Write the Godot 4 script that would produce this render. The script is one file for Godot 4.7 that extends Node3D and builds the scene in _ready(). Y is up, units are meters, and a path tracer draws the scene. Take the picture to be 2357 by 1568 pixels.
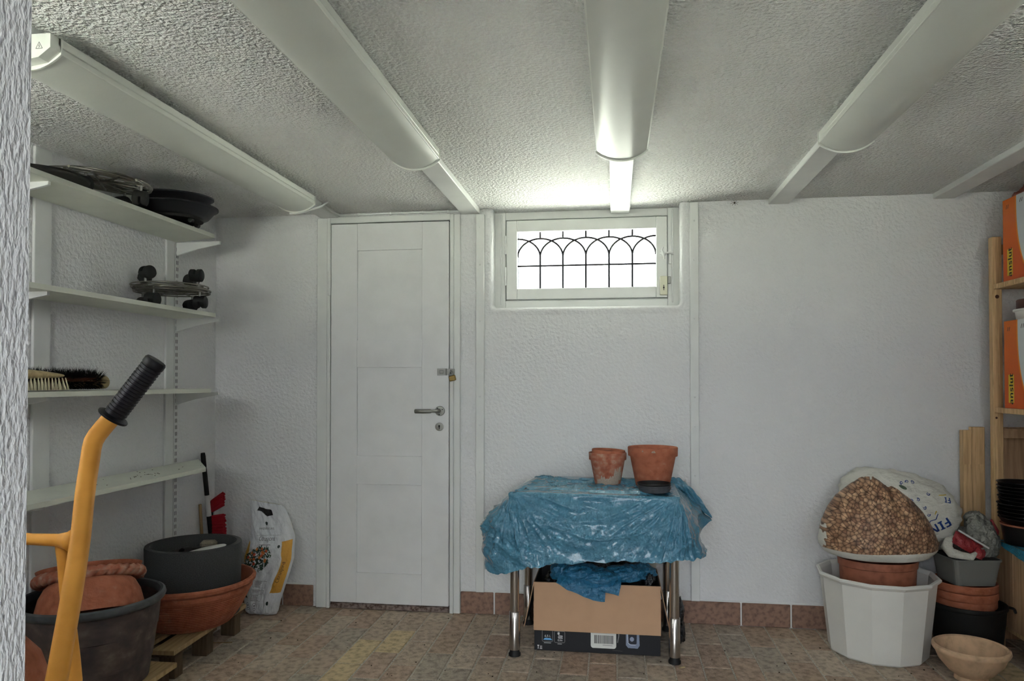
extends Node3D

# ---------------------------------------------------------------- mesh builder
class B:
	var st := SurfaceTool.new()
	var t := Transform3D()
	var col := Color.WHITE
	var uvf = null
	var g := -1
	func _init() -> void:
		st.begin(Mesh.PRIMITIVE_TRIANGLES)
	func vert(p: Vector3, uv := Vector2.ZERO) -> void:
		var q: Vector3 = t * p
		st.set_smooth_group(g)
		st.set_color(col)
		st.set_uv(uvf.call(q) if uvf != null else uv)
		st.add_vertex(q)
	func tri(a: Vector3, b: Vector3, c: Vector3, ua := Vector2.ZERO, ub := Vector2.ZERO, uc := Vector2.ZERO) -> void:
		vert(a, ua); vert(c, uc); vert(b, ub)
	func quad(a: Vector3, b: Vector3, c: Vector3, d: Vector3, ua := Vector2(0, 1), ub := Vector2(1, 1), uc := Vector2(1, 0), ud := Vector2(0, 0)) -> void:
		tri(a, b, c, ua, ub, uc); tri(a, c, d, ua, uc, ud)
	func face(pts: Array, centre: Vector3) -> void:
		var n: Vector3 = (pts[1] - pts[0]).cross(pts[2] - pts[0])
		var m := Vector3.ZERO
		for p in pts: m += p
		m /= pts.size()
		if n.dot(m - centre) < 0.0: pts.reverse()
		for i in range(1, pts.size() - 1): tri(pts[0], pts[i], pts[i + 1])
	func box(c: Vector3, s: Vector3, ch := 0.002) -> B:
		g = -1
		var h := s * 0.5
		ch = minf(ch, minf(h.x, minf(h.y, h.z)) * 0.9)
		var at := func(sx: int, sy: int, sz: int, ax: int) -> Vector3:
			var k := Vector3(sx, sy, sz)
			var p := Vector3(h.x - ch, h.y - ch, h.z - ch)
			p[ax] = h[ax]
			return c + k * p
		for ax in 3:
			var u := (ax + 1) % 3
			var w := (ax + 2) % 3
			for s1 in [-1, 1]:
				var pts := []
				for k in [[-1, -1], [1, -1], [1, 1], [-1, 1]]:
					var q := [0, 0, 0]
					q[ax] = s1; q[u] = k[0]; q[w] = k[1]
					pts.append(at.call(q[0], q[1], q[2], ax))
				face(pts, c)
			if ch > 0.0:
				for k in [[-1, -1], [1, -1], [1, 1], [-1, 1]]:
					var a := [0, 0, 0]
					a[ax] = -1; a[u] = k[0]; a[w] = k[1]
					var b := a.duplicate()
					b[ax] = 1
					face([at.call(a[0], a[1], a[2], u), at.call(b[0], b[1], b[2], u), at.call(b[0], b[1], b[2], w), at.call(a[0], a[1], a[2], w)], c)
		if ch > 0.0:
			for sx in [-1, 1]:
				for sy in [-1, 1]:
					for sz in [-1, 1]:
						face([at.call(sx, sy, sz, 0), at.call(sx, sy, sz, 1), at.call(sx, sy, sz, 2)], c)
		return self
	func span(a: Vector3, b: Vector3, ch := 0.002) -> B:   # a box from corner to corner
		return box((a + b) * 0.5, (b - a).abs(), ch)
	func grid(f: Callable, nu: int, nv: int, smooth := 0) -> B:  # f(u, v); u runs anticlockwise seen from outside, v up
		g = smooth
		var rows := []
		for j in nv + 1:
			var r := []
			for i in nu + 1: r.append(f.call(float(i) / nu, float(j) / nv))
			rows.append(r)
		for j in nv:
			for i in nu:
				var u0 := float(i) / nu; var u1 := float(i + 1) / nu
				var v0 := 1.0 - float(j) / nv; var v1 := 1.0 - float(j + 1) / nv
				quad(rows[j][i], rows[j][i + 1], rows[j + 1][i + 1], rows[j + 1][i], Vector2(u0, v0), Vector2(u1, v0), Vector2(u1, v1), Vector2(u0, v1))
		return self
	func lathe(pr: Array, segs := 40, warp = null, phase := 0.0, flat := false) -> B:  # pr: Vector2(radius, height), outside going up
		var grp := 1
		for k in pr.size() - 1:
			if k > 0:
				var d0: Vector2 = pr[k] - pr[k - 1]
				var d1: Vector2 = pr[k + 1] - pr[k]
				if absf(d0.angle_to(d1)) > 0.7: grp += 1
			g = -1 if flat else grp
			for i in segs:
				var p := []
				for q in [[i, k], [i + 1, k], [i + 1, k + 1], [i, k + 1]]:
					var a: float = -TAU * q[0] / segs + phase
					var r: Vector2 = pr[q[1]]
					var rr := r.x
					if warp != null: rr = warp.call(a, r)
					p.append(Vector3(cos(a) * rr, r.y, sin(a) * rr))
				var v0 := 1.0 - float(k) / (pr.size() - 1); var v1 := 1.0 - float(k + 1) / (pr.size() - 1)
				var u0 := float(i) / segs; var u1 := float(i + 1) / segs
				if pr[k].x < 1e-5: tri(p[0], p[2], p[3], Vector2(u0, v0), Vector2(u1, v1), Vector2(u0, v1))
				elif pr[k + 1].x < 1e-5: tri(p[0], p[1], p[2], Vector2(u0, v0), Vector2(u1, v0), Vector2(u1, v1))
				else: quad(p[0], p[1], p[2], p[3], Vector2(u0, v0), Vector2(u1, v0), Vector2(u1, v1), Vector2(u0, v1))
		return self
	func tube(path: Array, rad, segs := 14, sq := 1.0, caps := true, pw := 2.0) -> B:  # rad: number or array; sq squashes the section sideways
		g = 1
		var rings := []
		var n := path.size()
		var ref := Vector3.ZERO
		for i in n:
			var d: Vector3 = (path[mini(i + 1, n - 1)] - path[maxi(i - 1, 0)]).normalized()
			if i == 0:
				ref = d.cross(Vector3.UP if absf(d.y) < 0.9 else Vector3.RIGHT).normalized()
			else:
				ref = (ref - d * ref.dot(d)).normalized()
			var o := d.cross(ref)
			var r: float = rad[i] if rad is Array else rad
			var ring := []
			for k in segs:
				var a := TAU * k / segs
				var q := 1.0
				if pw != 2.0: q = pow(pow(absf(cos(a)), pw) + pow(absf(sin(a)), pw), -1.0 / pw)
				ring.append(path[i] + ref * cos(a) * r * sq * q + o * sin(a) * r * q)
			rings.append(ring)
		for i in n - 1:
			for k in segs:
				var k2 := (k + 1) % segs
				quad(rings[i][k], rings[i][k2], rings[i + 1][k2], rings[i + 1][k])
		if caps:
			g = 2
			for k in range(1, segs - 1):
				tri(rings[0][0], rings[0][k + 1], rings[0][k])
				tri(rings[n - 1][0], rings[n - 1][k], rings[n - 1][k + 1])
		return self
	func prism(poly: PackedVector2Array, z0: float, z1: float) -> B:  # a polygon in x and y, drawn out along z
		g = -1
		if Geometry2D.is_polygon_clockwise(poly): poly.reverse()
		var ix := Geometry2D.triangulate_polygon(poly)
		for i in range(0, ix.size(), 3):
			var a := poly[ix[i]]; var b := poly[ix[i + 1]]; var c := poly[ix[i + 2]]
			if (b - a).cross(c - a) < 0.0:
				var s := b; b = c; c = s
			tri(Vector3(a.x, a.y, z1), Vector3(b.x, b.y, z1), Vector3(c.x, c.y, z1))
			tri(Vector3(a.x, a.y, z0), Vector3(c.x, c.y, z0), Vector3(b.x, b.y, z0))
		for i in poly.size():
			var a := poly[i]; var b := poly[(i + 1) % poly.size()]
			quad(Vector3(a.x, a.y, z0), Vector3(b.x, b.y, z0), Vector3(b.x, b.y, z1), Vector3(a.x, a.y, z1))
		return self
	func done() -> ArrayMesh:
		st.generate_normals()
		return st.commit()

# ---------------------------------------------------------------- scene helpers
var taken := {}
var M := {}
var rng := RandomNumberGenerator.new()

func numbered(n: String) -> String:
	taken[n] = taken.get(n, -1) + 1
	return n if taken[n] == 0 else "%s_%03d" % [n, taken[n]]

func tag(o: Node, label: String, category: String, group := "", kind := "") -> Node:
	if label: o.set_meta("label", label)
	if category: o.set_meta("category", category)
	if group: o.set_meta("group", group)
	if kind: o.set_meta("kind", kind)
	return o

func thing(n: String, label: String, category: String, at := Vector3.ZERO, turn := 0.0, group := "") -> Node3D:
	var o := Node3D.new()
	o.name = numbered(n)
	add_child(o)
	o.position = at
	o.rotation.y = turn
	tag(o, label, category, group)
	return o

func part(n: String, b, m: Material, parent: Node, kind := "") -> MeshInstance3D:
	var o := MeshInstance3D.new()
	o.name = n
	o.mesh = b.done() if b is B else b
	o.material_override = m
	parent.add_child(o, true)
	if kind: o.set_meta("kind", kind)
	return o

func solo(n: String, b, m: Material, label: String, category: String, at := Vector3.ZERO, group := "") -> MeshInstance3D:
	var o := part(numbered(n), b, m, self)
	o.position = at
	tag(o, label, category, group)
	return o

func struct(n: String, b, m: Material, label: String) -> MeshInstance3D:
	var o := part(n, b, m, self, "structure")
	o.set_meta("label", label)
	return o

func group_struct(n: String, label: String) -> Node3D:
	var o := Node3D.new()
	o.name = n
	add_child(o)
	o.set_meta("kind", "structure")
	o.set_meta("label", label)
	return o

func V(x: float, y: float, z: float) -> Vector3: return Vector3(x, y, z)
func grey(v: float) -> Color: return Color(v, v, v)

func noise(freq: float, oct := 4, kind := FastNoiseLite.TYPE_SIMPLEX_SMOOTH, sd := 1) -> FastNoiseLite:
	var n := FastNoiseLite.new()
	n.noise_type = kind
	n.frequency = freq
	n.seed = sd
	n.fractal_octaves = oct
	if oct <= 1: n.fractal_type = FastNoiseLite.FRACTAL_NONE
	return n

func ntex(n: FastNoiseLite, size := 512, stops = null) -> NoiseTexture2D:  # stops: [[offset, colour], ...]
	var t := NoiseTexture2D.new()
	t.width = size; t.height = size
	t.seamless = true
	t.noise = n
	if stops != null:
		var gr := Gradient.new()
		gr.offsets = PackedFloat32Array(stops.map(func(s): return s[0]))
		gr.colors = PackedColorArray(stops.map(func(s): return s[1]))
		t.color_ramp = gr
	return t

func mat(n: String, c: Color, rough := 0.8, tex: Texture2D = null, scale := Vector3.ONE, world := false) -> StandardMaterial3D:
	var m := StandardMaterial3D.new()
	m.resource_name = n
	m.albedo_color = c
	m.roughness = rough
	m.metallic_specular = 0.4
	m.uv1_triplanar = scale != Vector3.ONE or tex != null
	if m.uv1_triplanar:
		m.albedo_texture = tex
		m.uv1_world_triplanar = world
		m.uv1_scale = scale
	M[n] = m
	return m

func bump(m: StandardMaterial3D, tex: Texture2D, cm: float) -> void:
	m.heightmap_enabled = true
	m.heightmap_texture = tex
	m.heightmap_scale = cm

func metal(n: String, c: Color, rough: float) -> StandardMaterial3D:
	var m := mat(n, c, rough)
	m.metallic = 1.0
	return m

func itex(im: Image) -> ImageTexture: return ImageTexture.create_from_image(im)

func pmat(n: String, im: Image, rough := 0.7) -> StandardMaterial3D:
	var m := mat(n, Color.WHITE, rough)
	m.albedo_texture = itex(im)
	m.texture_repeat = false
	return m

# ---------------------------------------------------------------- print on packaging
func fill_tri(im: Image, a: Vector2, b: Vector2, c: Vector2, col: Color) -> void:
	var w := im.get_width(); var h := im.get_height()
	var area := (b - a).cross(c - a)
	if absf(area) < 1e-6: return
	for y in range(maxi(0, int(minf(a.y, minf(b.y, c.y)))), mini(h, int(maxf(a.y, maxf(b.y, c.y))) + 2)):
		for x in range(maxi(0, int(minf(a.x, minf(b.x, c.x)))), mini(w, int(maxf(a.x, maxf(b.x, c.x))) + 2)):
			var p := Vector2(x + 0.5, y + 0.5)
			var s := (b - a).cross(p - a) / area; var q := (c - b).cross(p - b) / area; var r := (a - c).cross(p - c) / area
			if s >= -0.001 and q >= -0.001 and r >= -0.001: im.set_pixel(x, y, col)

func fill_poly(im: Image, pts: Array, col: Color) -> void:
	var pv := PackedVector2Array(pts)
	var ix := Geometry2D.triangulate_polygon(pv)
	for i in range(0, ix.size(), 3): fill_tri(im, pv[ix[i]], pv[ix[i + 1]], pv[ix[i + 2]], col)

func stroke(im: Image, pts: Array, w: float, col: Color) -> void:
	for i in pts.size() - 1:
		var d: Vector2 = (pts[i + 1] - pts[i]).normalized().orthogonal() * w * 0.5
		fill_tri(im, pts[i] - d, pts[i] + d, pts[i + 1] + d, col)
		fill_tri(im, pts[i] - d, pts[i + 1] + d, pts[i + 1] - d, col)

func ell(c: Vector2, rx: float, ry: float, n := 24, a0 := 0.0) -> Array:
	var o := []
	for i in n: o.append(c + Vector2(cos(TAU * i / n) * rx, sin(TAU * i / n) * ry).rotated(a0))
	return o

func ring(im: Image, c: Vector2, r: float, w: float, col: Color) -> void:
	var o := ell(c, r, r, 28)
	o.append(o[0])
	stroke(im, o, w, col)

func rrect(p: Vector2, s: Vector2, r: float) -> Array:
	var o := []
	for k in [[s.x - r, r, -PI / 2], [s.x - r, s.y - r, 0.0], [r, s.y - r, PI / 2], [r, r, PI]]:
		for i in 5: o.append(p + Vector2(k[0], k[1]) + Vector2(r, 0).rotated(k[2] + PI / 2 * i / 4))
	return o

func words(im: Image, text: String, at: Vector2, tall: float, col: Color, turn := 0.0, bold := false, wide := 1.0) -> void:
	var f := SystemFont.new()
	f.font_names = PackedStringArray(["Droid Sans"])
	f.font_weight = 700 if bold else 400
	var tm := TextMesh.new()
	tm.font = f
	tm.text = text
	tm.font_size = 64
	tm.depth = 0.0
	tm.pixel_size = 1.0 / 64.0
	var ar := tm.get_mesh_arrays()
	var vs: PackedVector3Array = ar[Mesh.ARRAY_VERTEX]
	var ix: PackedInt32Array = ar[Mesh.ARRAY_INDEX]
	var lo := Vector2(1e9, 1e9); var hi := -lo
	for v in vs:
		lo = lo.min(Vector2(v.x, v.y)); hi = hi.max(Vector2(v.x, v.y))
	var k := tall / maxf(hi.y - lo.y, 1e-6)
	var mid := (lo + hi) * 0.5
	var put := func(v: Vector3) -> Vector2:
		return at + Vector2((v.x - mid.x) * k * wide, -(v.y - mid.y) * k).rotated(turn)
	for i in range(0, ix.size(), 3): fill_tri(im, put.call(vs[ix[i]]), put.call(vs[ix[i + 1]]), put.call(vs[ix[i + 2]]), col)

# ---------------------------------------------------------------- 
func _ready() -> void:
	rng.seed = 7
	setup_camera_and_light()
	materials()
	room()
	window()
	door()
	ceiling_things()
	left_shelves()
	left_floor()
	table_group()
	right_floor()
	right_shelf()
	small_things()

func setup_camera_and_light() -> void:
	# lens: 70.6 degrees across, shifted upwards as a corrected interior shot is
	var f := 1665.0
	var pitch := deg_to_rad(0.9)
	var yaw := deg_to_rad(8.03)
	var cam := Camera3D.new()
	cam.name = "camera"
	cam.projection = Camera3D.PROJECTION_FRUSTUM
	cam.near = 0.05
	cam.far = 100.0
	cam.size = 0.05 * 1568.0 / f
	cam.frustum_offset = Vector2(0.0, 0.05 * (94.0 - f * tan(pitch)) / f)
	cam.position = V(0, 1.23, 3.79)
	cam.rotation = V(pitch, yaw, 0)
	add_child(cam)
	cam.current = true
	var sky := ProceduralSkyMaterial.new()
	sky.sky_top_color = Color(0.92, 0.95, 0.98)
	sky.sky_horizon_color = Color(0.93, 0.955, 0.98)
	sky.ground_bottom_color = Color(0.45, 0.46, 0.43)
	sky.ground_horizon_color = Color(0.6, 0.62, 0.6)
	sky.sky_energy_multiplier = 1.0
	var e := Environment.new()
	e.background_mode = Environment.BG_SKY
	e.sky = Sky.new()
	e.sky.sky_material = sky
	e.background_energy_multiplier = 4.4
	e.tonemap_mode = Environment.TONE_MAPPER_LINEAR
	e.tonemap_exposure = 2.15
	e.sdfgi_enabled = true
	e.ssao_enabled = true
	e.ssil_enabled = true
	var w := WorldEnvironment.new()
	w.name = "environment"
	w.environment = e
	add_child(w)
	var sun := DirectionalLight3D.new()   # runs along the house wall, so that it lights the garden and not the room
	sun.name = "sun"
	sun.light_energy = 50.0
	sun.light_color = Color(1.0, 0.985, 0.95)
	sun.light_angular_distance = 0.6
	sun.shadow_enabled = true
	sun.sky_mode = DirectionalLight3D.SKY_MODE_LIGHT_ONLY
	sun.rotation = V(deg_to_rad(-48), deg_to_rad(-90), 0)
	add_child(sun)

func materials() -> void:
	var plaster := ntex(noise(0.02, 5, FastNoiseLite.TYPE_SIMPLEX_SMOOTH, 3), 1024)
	var rough := ntex(noise(0.035, 4, FastNoiseLite.TYPE_PERLIN, 5), 1024)
	var soft := ntex(noise(0.006, 4, FastNoiseLite.TYPE_SIMPLEX_SMOOTH, 9), 512, [[0.0, grey(0.965)], [0.5, grey(0.985)], [1.0, grey(1.0)]])
	var blotch := ntex(noise(0.012, 5, FastNoiseLite.TYPE_SIMPLEX_SMOOTH, 11), 512, [[0.0, grey(0.72)], [0.5, grey(0.92)], [1.0, grey(1.0)]])
	var speck := ntex(noise(0.09, 3, FastNoiseLite.TYPE_SIMPLEX, 13), 512, [[0.0, grey(0.55)], [0.5, grey(0.85)], [1.0, grey(1.0)]])
	var fine := ntex(noise(0.05, 4, FastNoiseLite.TYPE_SIMPLEX, 15), 512)
	# plaster
	var wall := mat("wall_plaster", Color(0.885, 0.885, 0.885), 0.75, null, Vector3.ONE * 2.0, true)
	bump(wall, plaster, 0.4)
	wall.uv1_scale = Vector3.ONE * 2.0
	var ceil_m := mat("ceiling_plaster", Color(0.93, 0.93, 0.92), 0.6, null, Vector3(2.0, 2.0, 2.6), true)
	bump(ceil_m, rough, 2.0)
	var jamb := mat("jamb_plaster", Color(0.88, 0.88, 0.89), 0.8, null, Vector3(2.6, 2.0, 5.0), true)
	bump(jamb, rough, 0.42)
	mat("white_paint", Color(0.885, 0.89, 0.88), 0.45, soft, Vector3.ONE * 1.5)
	mat("door_paint", Color(0.9, 0.9, 0.9), 0.5, soft, Vector3.ONE * 1.5)
	mat("shelf_paint", Color(0.87, 0.88, 0.83), 0.5, soft, Vector3.ONE * 1.5)
	var lamp := mat("lamp_plastic", Color(0.82, 0.83, 0.8), 0.32, soft, Vector3.ONE)
	lamp.metallic_specular = 0.5
	mat("lamp_rail", Color(0.88, 0.89, 0.86), 0.3)
	mat("old_wood_sill", Color(0.6, 0.53, 0.5), 0.9, ntex(noise(0.03, 4, FastNoiseLite.TYPE_SIMPLEX, 21), 256, [[0.0, Color(0.35, 0.25, 0.2)], [0.45, grey(0.8)], [1.0, grey(1.0)]]), Vector3.ONE * 4.0)
	# metal and plastic
	metal("steel", Color(0.55, 0.55, 0.53), 0.48)
	metal("chrome", Color(0.72, 0.7, 0.68), 0.22)
	metal("brass", Color(0.5, 0.42, 0.25), 0.4)
	metal("wire", Color(0.5, 0.49, 0.46), 0.35)
	mat("black_plastic", Color(0.085, 0.085, 0.085), 0.62)
	mat("black_gloss", Color(0.07, 0.07, 0.08), 0.28)
	mat("tray_plastic", Color(0.13, 0.13, 0.15), 0.55)
	mat("dark_gap", Color(0.05, 0.05, 0.05), 1.0)
	mat("grip_rubber", Color(0.1, 0.1, 0.12), 0.42)
	mat("yellow_plastic", Color(0.97, 0.69, 0.3), 0.48, ntex(noise(0.01, 5, FastNoiseLite.TYPE_SIMPLEX_SMOOTH, 23), 512, [[0.0, Color(0.9, 0.85, 0.75)], [0.6, grey(1.0)], [1.0, grey(1.0)]]), Vector3.ONE * 2.0)
	mat("grey_plastic", Color(0.48, 0.48, 0.46), 0.6)
	mat("white_plastic", Color(0.92, 0.915, 0.89), 0.5, soft, Vector3.ONE * 2.0)
	mat("saucer_grey", Color(0.3, 0.31, 0.33), 0.55, blotch, Vector3.ONE * 5.0)
	mat("brown_plastic", Color(0.28, 0.17, 0.15), 0.5)
	mat("cream_plastic", Color(0.84, 0.83, 0.74), 0.4)
	mat("lead", Color(0.12, 0.12, 0.12), 0.6)
	var glass := mat("window_glass", Color(0.95, 0.98, 0.97, 0.06), 0.02)
	glass.transparency = BaseMaterial3D.TRANSPARENCY_ALPHA
	# clay
	var clay := ntex(noise(0.014, 5, FastNoiseLite.TYPE_SIMPLEX_SMOOTH, 31), 512, [[0.0, Color(0.52, 0.3, 0.22)], [0.45, Color(0.65, 0.385, 0.28)], [0.8, Color(0.68, 0.42, 0.32)], [1.0, Color(0.72, 0.54, 0.45)]])
	bump(mat("terracotta", Color.WHITE, 0.85, clay, Vector3.ONE * 3.0), fine, 0.15)
	var limed := ntex(noise(0.012, 5, FastNoiseLite.TYPE_SIMPLEX_SMOOTH, 33), 512, [[0.0, Color(0.5, 0.29, 0.22)], [0.4, Color(0.64, 0.38, 0.29)], [0.6, Color(0.66, 0.48, 0.4)], [0.8, Color(0.7, 0.6, 0.54)], [1.0, Color(0.74, 0.68, 0.64)]])
	mat("limed_terracotta", Color.WHITE, 0.9, limed, Vector3.ONE * 4.0)
	mat("plastic_terracotta", Color(0.68, 0.42, 0.32), 0.6, blotch, Vector3.ONE * 3.0)
	mat("pale_clay", Color(0.9, 0.76, 0.62), 0.85, blotch, Vector3.ONE * 3.0)
	mat("lime_stain", Color(0.78, 0.72, 0.66), 0.95, speck, Vector3.ONE * 6.0)
	var conc := ntex(noise(0.2, 3, FastNoiseLite.TYPE_SIMPLEX, 35), 512, [[0.0, grey(0.15)], [0.5, grey(0.26)], [0.8, grey(0.34)], [1.0, grey(0.55)]])
	mat("black_concrete", Color.WHITE, 0.85, conc, Vector3.ONE * 2.5)
	var rust := ntex(noise(0.012, 5, FastNoiseLite.TYPE_SIMPLEX_SMOOTH, 37), 512, [[0.0, Color(0.24, 0.21, 0.22)], [0.5, Color(0.33, 0.285, 0.275)], [0.75, Color(0.4, 0.35, 0.32)], [1.0, Color(0.55, 0.5, 0.45)]])
	mat("dark_tub", Color.WHITE, 0.75, rust, Vector3.ONE * 2.0)
	mat("dark_tub_rim", Color(0.33, 0.34, 0.35), 0.5, blotch, Vector3.ONE * 3.0)
	mat("soil", Color(0.2, 0.16, 0.12), 1.0, speck, Vector3.ONE * 6.0)
	mat("stone", Color(0.62, 0.58, 0.5), 0.95, speck, Vector3.ONE * 5.0)
	# wood: one grained picture, the grain upright
	var gi := Image.create_empty(256, 512, false, Image.FORMAT_RGB8)
	var gn := noise(0.02, 4, FastNoiseLite.TYPE_SIMPLEX, 41)
	for y in 512:
		for x in 256:
			var wob := gn.get_noise_2d(x * 0.4, y * 0.25) * 18.0
			var a := TAU * x / 256.0
			var k := gn.get_noise_3d(cos(a) * 120.0 + wob, sin(a) * 120.0, 30.0 * sin(PI * y / 512.0)) * 0.5 + 0.5
			var q := 0.84 + 0.16 * smoothstep(0.2, 0.7, k)
			gi.set_pixel(x, y, Color(q, q * (0.93 + 0.07 * k), q * (0.86 + 0.14 * k)))
	var grain := itex(gi)
	mat("pine", Color(0.85, 0.73, 0.56), 0.6, grain, Vector3(4.0, 1.2, 4.0))
	mat("pine_board", Color(0.74, 0.62, 0.5), 0.65, grain, Vector3(3.0, 1.0, 3.0))
	mat("knot_wood", Color(0.3, 0.17, 0.11), 0.7)
	mat("pallet_wood", Color(0.68, 0.59, 0.45), 0.9, grain, Vector3(5.0, 2.5, 2.5))
	mat("old_wood", Color(0.4, 0.34, 0.27), 0.95, grain, Vector3(5.0, 2.5, 2.5))
	mat("brush_wood", Color(0.74, 0.66, 0.5), 0.8, blotch, Vector3.ONE * 6.0)
	# floor bricks: five tones, one grain
	var bn := ntex(noise(0.02, 5, FastNoiseLite.TYPE_SIMPLEX_SMOOTH, 43), 512, [[0.0, grey(0.7)], [0.5, grey(0.92)], [1.0, grey(1.0)]])
	var tones := [Color(0.77, 0.69, 0.61), Color(0.74, 0.645, 0.56), Color(0.8, 0.73, 0.65), Color(0.73, 0.675, 0.61), Color(0.76, 0.66, 0.58), Color(0.86, 0.77, 0.61)]
	for i in 6:
		var bm := mat("brick_%d" % i, tones[i], 0.72, bn, Vector3.ONE * 2.2, true)
		bump(bm, fine, 0.25)
	mat("mortar", Color(0.86, 0.83, 0.77), 0.95, speck, Vector3.ONE * 2.0, true)
	mat("skirting_tile", Color(0.6, 0.47, 0.4), 0.6, bn, Vector3.ONE * 3.0, true)
	# card, cloth, film
	mat("cardboard", Color(0.73, 0.59, 0.47), 0.85, soft, Vector3.ONE * 3.0)
	mat("card_grey", Color(0.72, 0.7, 0.65), 0.85, soft, Vector3.ONE * 3.0)
	mat("card_black", Color(0.09, 0.09, 0.1), 0.6)
	var crease := ntex(noise(0.012, 3, FastNoiseLite.TYPE_CELLULAR, 51), 1024)
	(crease.noise as FastNoiseLite).cellular_return_type = FastNoiseLite.RETURN_DISTANCE
	(crease.noise as FastNoiseLite).domain_warp_enabled = true
	(crease.noise as FastNoiseLite).domain_warp_amplitude = 60.0
	(crease.noise as FastNoiseLite).domain_warp_frequency = 0.006
	M["crease"] = crease
	for k in [["blue_film", Color(0.27, 0.5, 0.6), 0.25], ["blue_sack", Color(0.15, 0.42, 0.56), 0.28], ["black_film", Color(0.03, 0.04, 0.06), 0.25], ["foil", Color(0.55, 0.55, 0.52), 0.4], ["red_film", Color(0.6, 0.13, 0.16), 0.45], ["white_film", Color(0.84, 0.83, 0.78), 0.5], ["teal_film", Color(0.13, 0.5, 0.62), 0.35], ["pink_film", Color(0.62, 0.36, 0.3), 0.4]]:
		var fm := mat(k[0], k[1], k[2], soft, Vector3.ONE * 3.2)
		bump(fm, crease, 1.2)
		fm.metallic_specular = 0.6
	M["blue_film"].clearcoat_enabled = true
	M["blue_film"].clearcoat = 0.6
	M["blue_film"].clearcoat_roughness = 0.12
	M["foil"].metallic = 0.55
	mat("black_bristle", Color(0.07, 0.065, 0.06), 0.9)
	mat("rust_bristle", Color(0.35, 0.22, 0.15), 0.9)
	mat("pale_bristle", Color(0.85, 0.82, 0.7), 0.9)
	mat("red_bristle", Color(0.62, 0.08, 0.14), 0.8)
	mat("dirt", Color(0.2, 0.16, 0.1), 1.0)
	mat("paper_white", Color(0.86, 0.86, 0.85), 0.7, soft, Vector3.ONE * 3.0)
	mat("dark_ink", Color(0.06, 0.06, 0.06), 0.8)
	mat("garden_gravel", Color(0.84, 0.87, 0.83), 0.95, speck, Vector3.ONE, true)
	mat("passage_wall", Color(0.66, 0.66, 0.69), 0.9)
	mat("passage_floor", Color(0.62, 0.59, 0.55), 0.9, speck, Vector3.ONE, true)

# ---------------------------------------------------------------- the room shell
const XL := -2.217
const XR := 2.16
const ZF := 3.085
const H := 2.15

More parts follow.
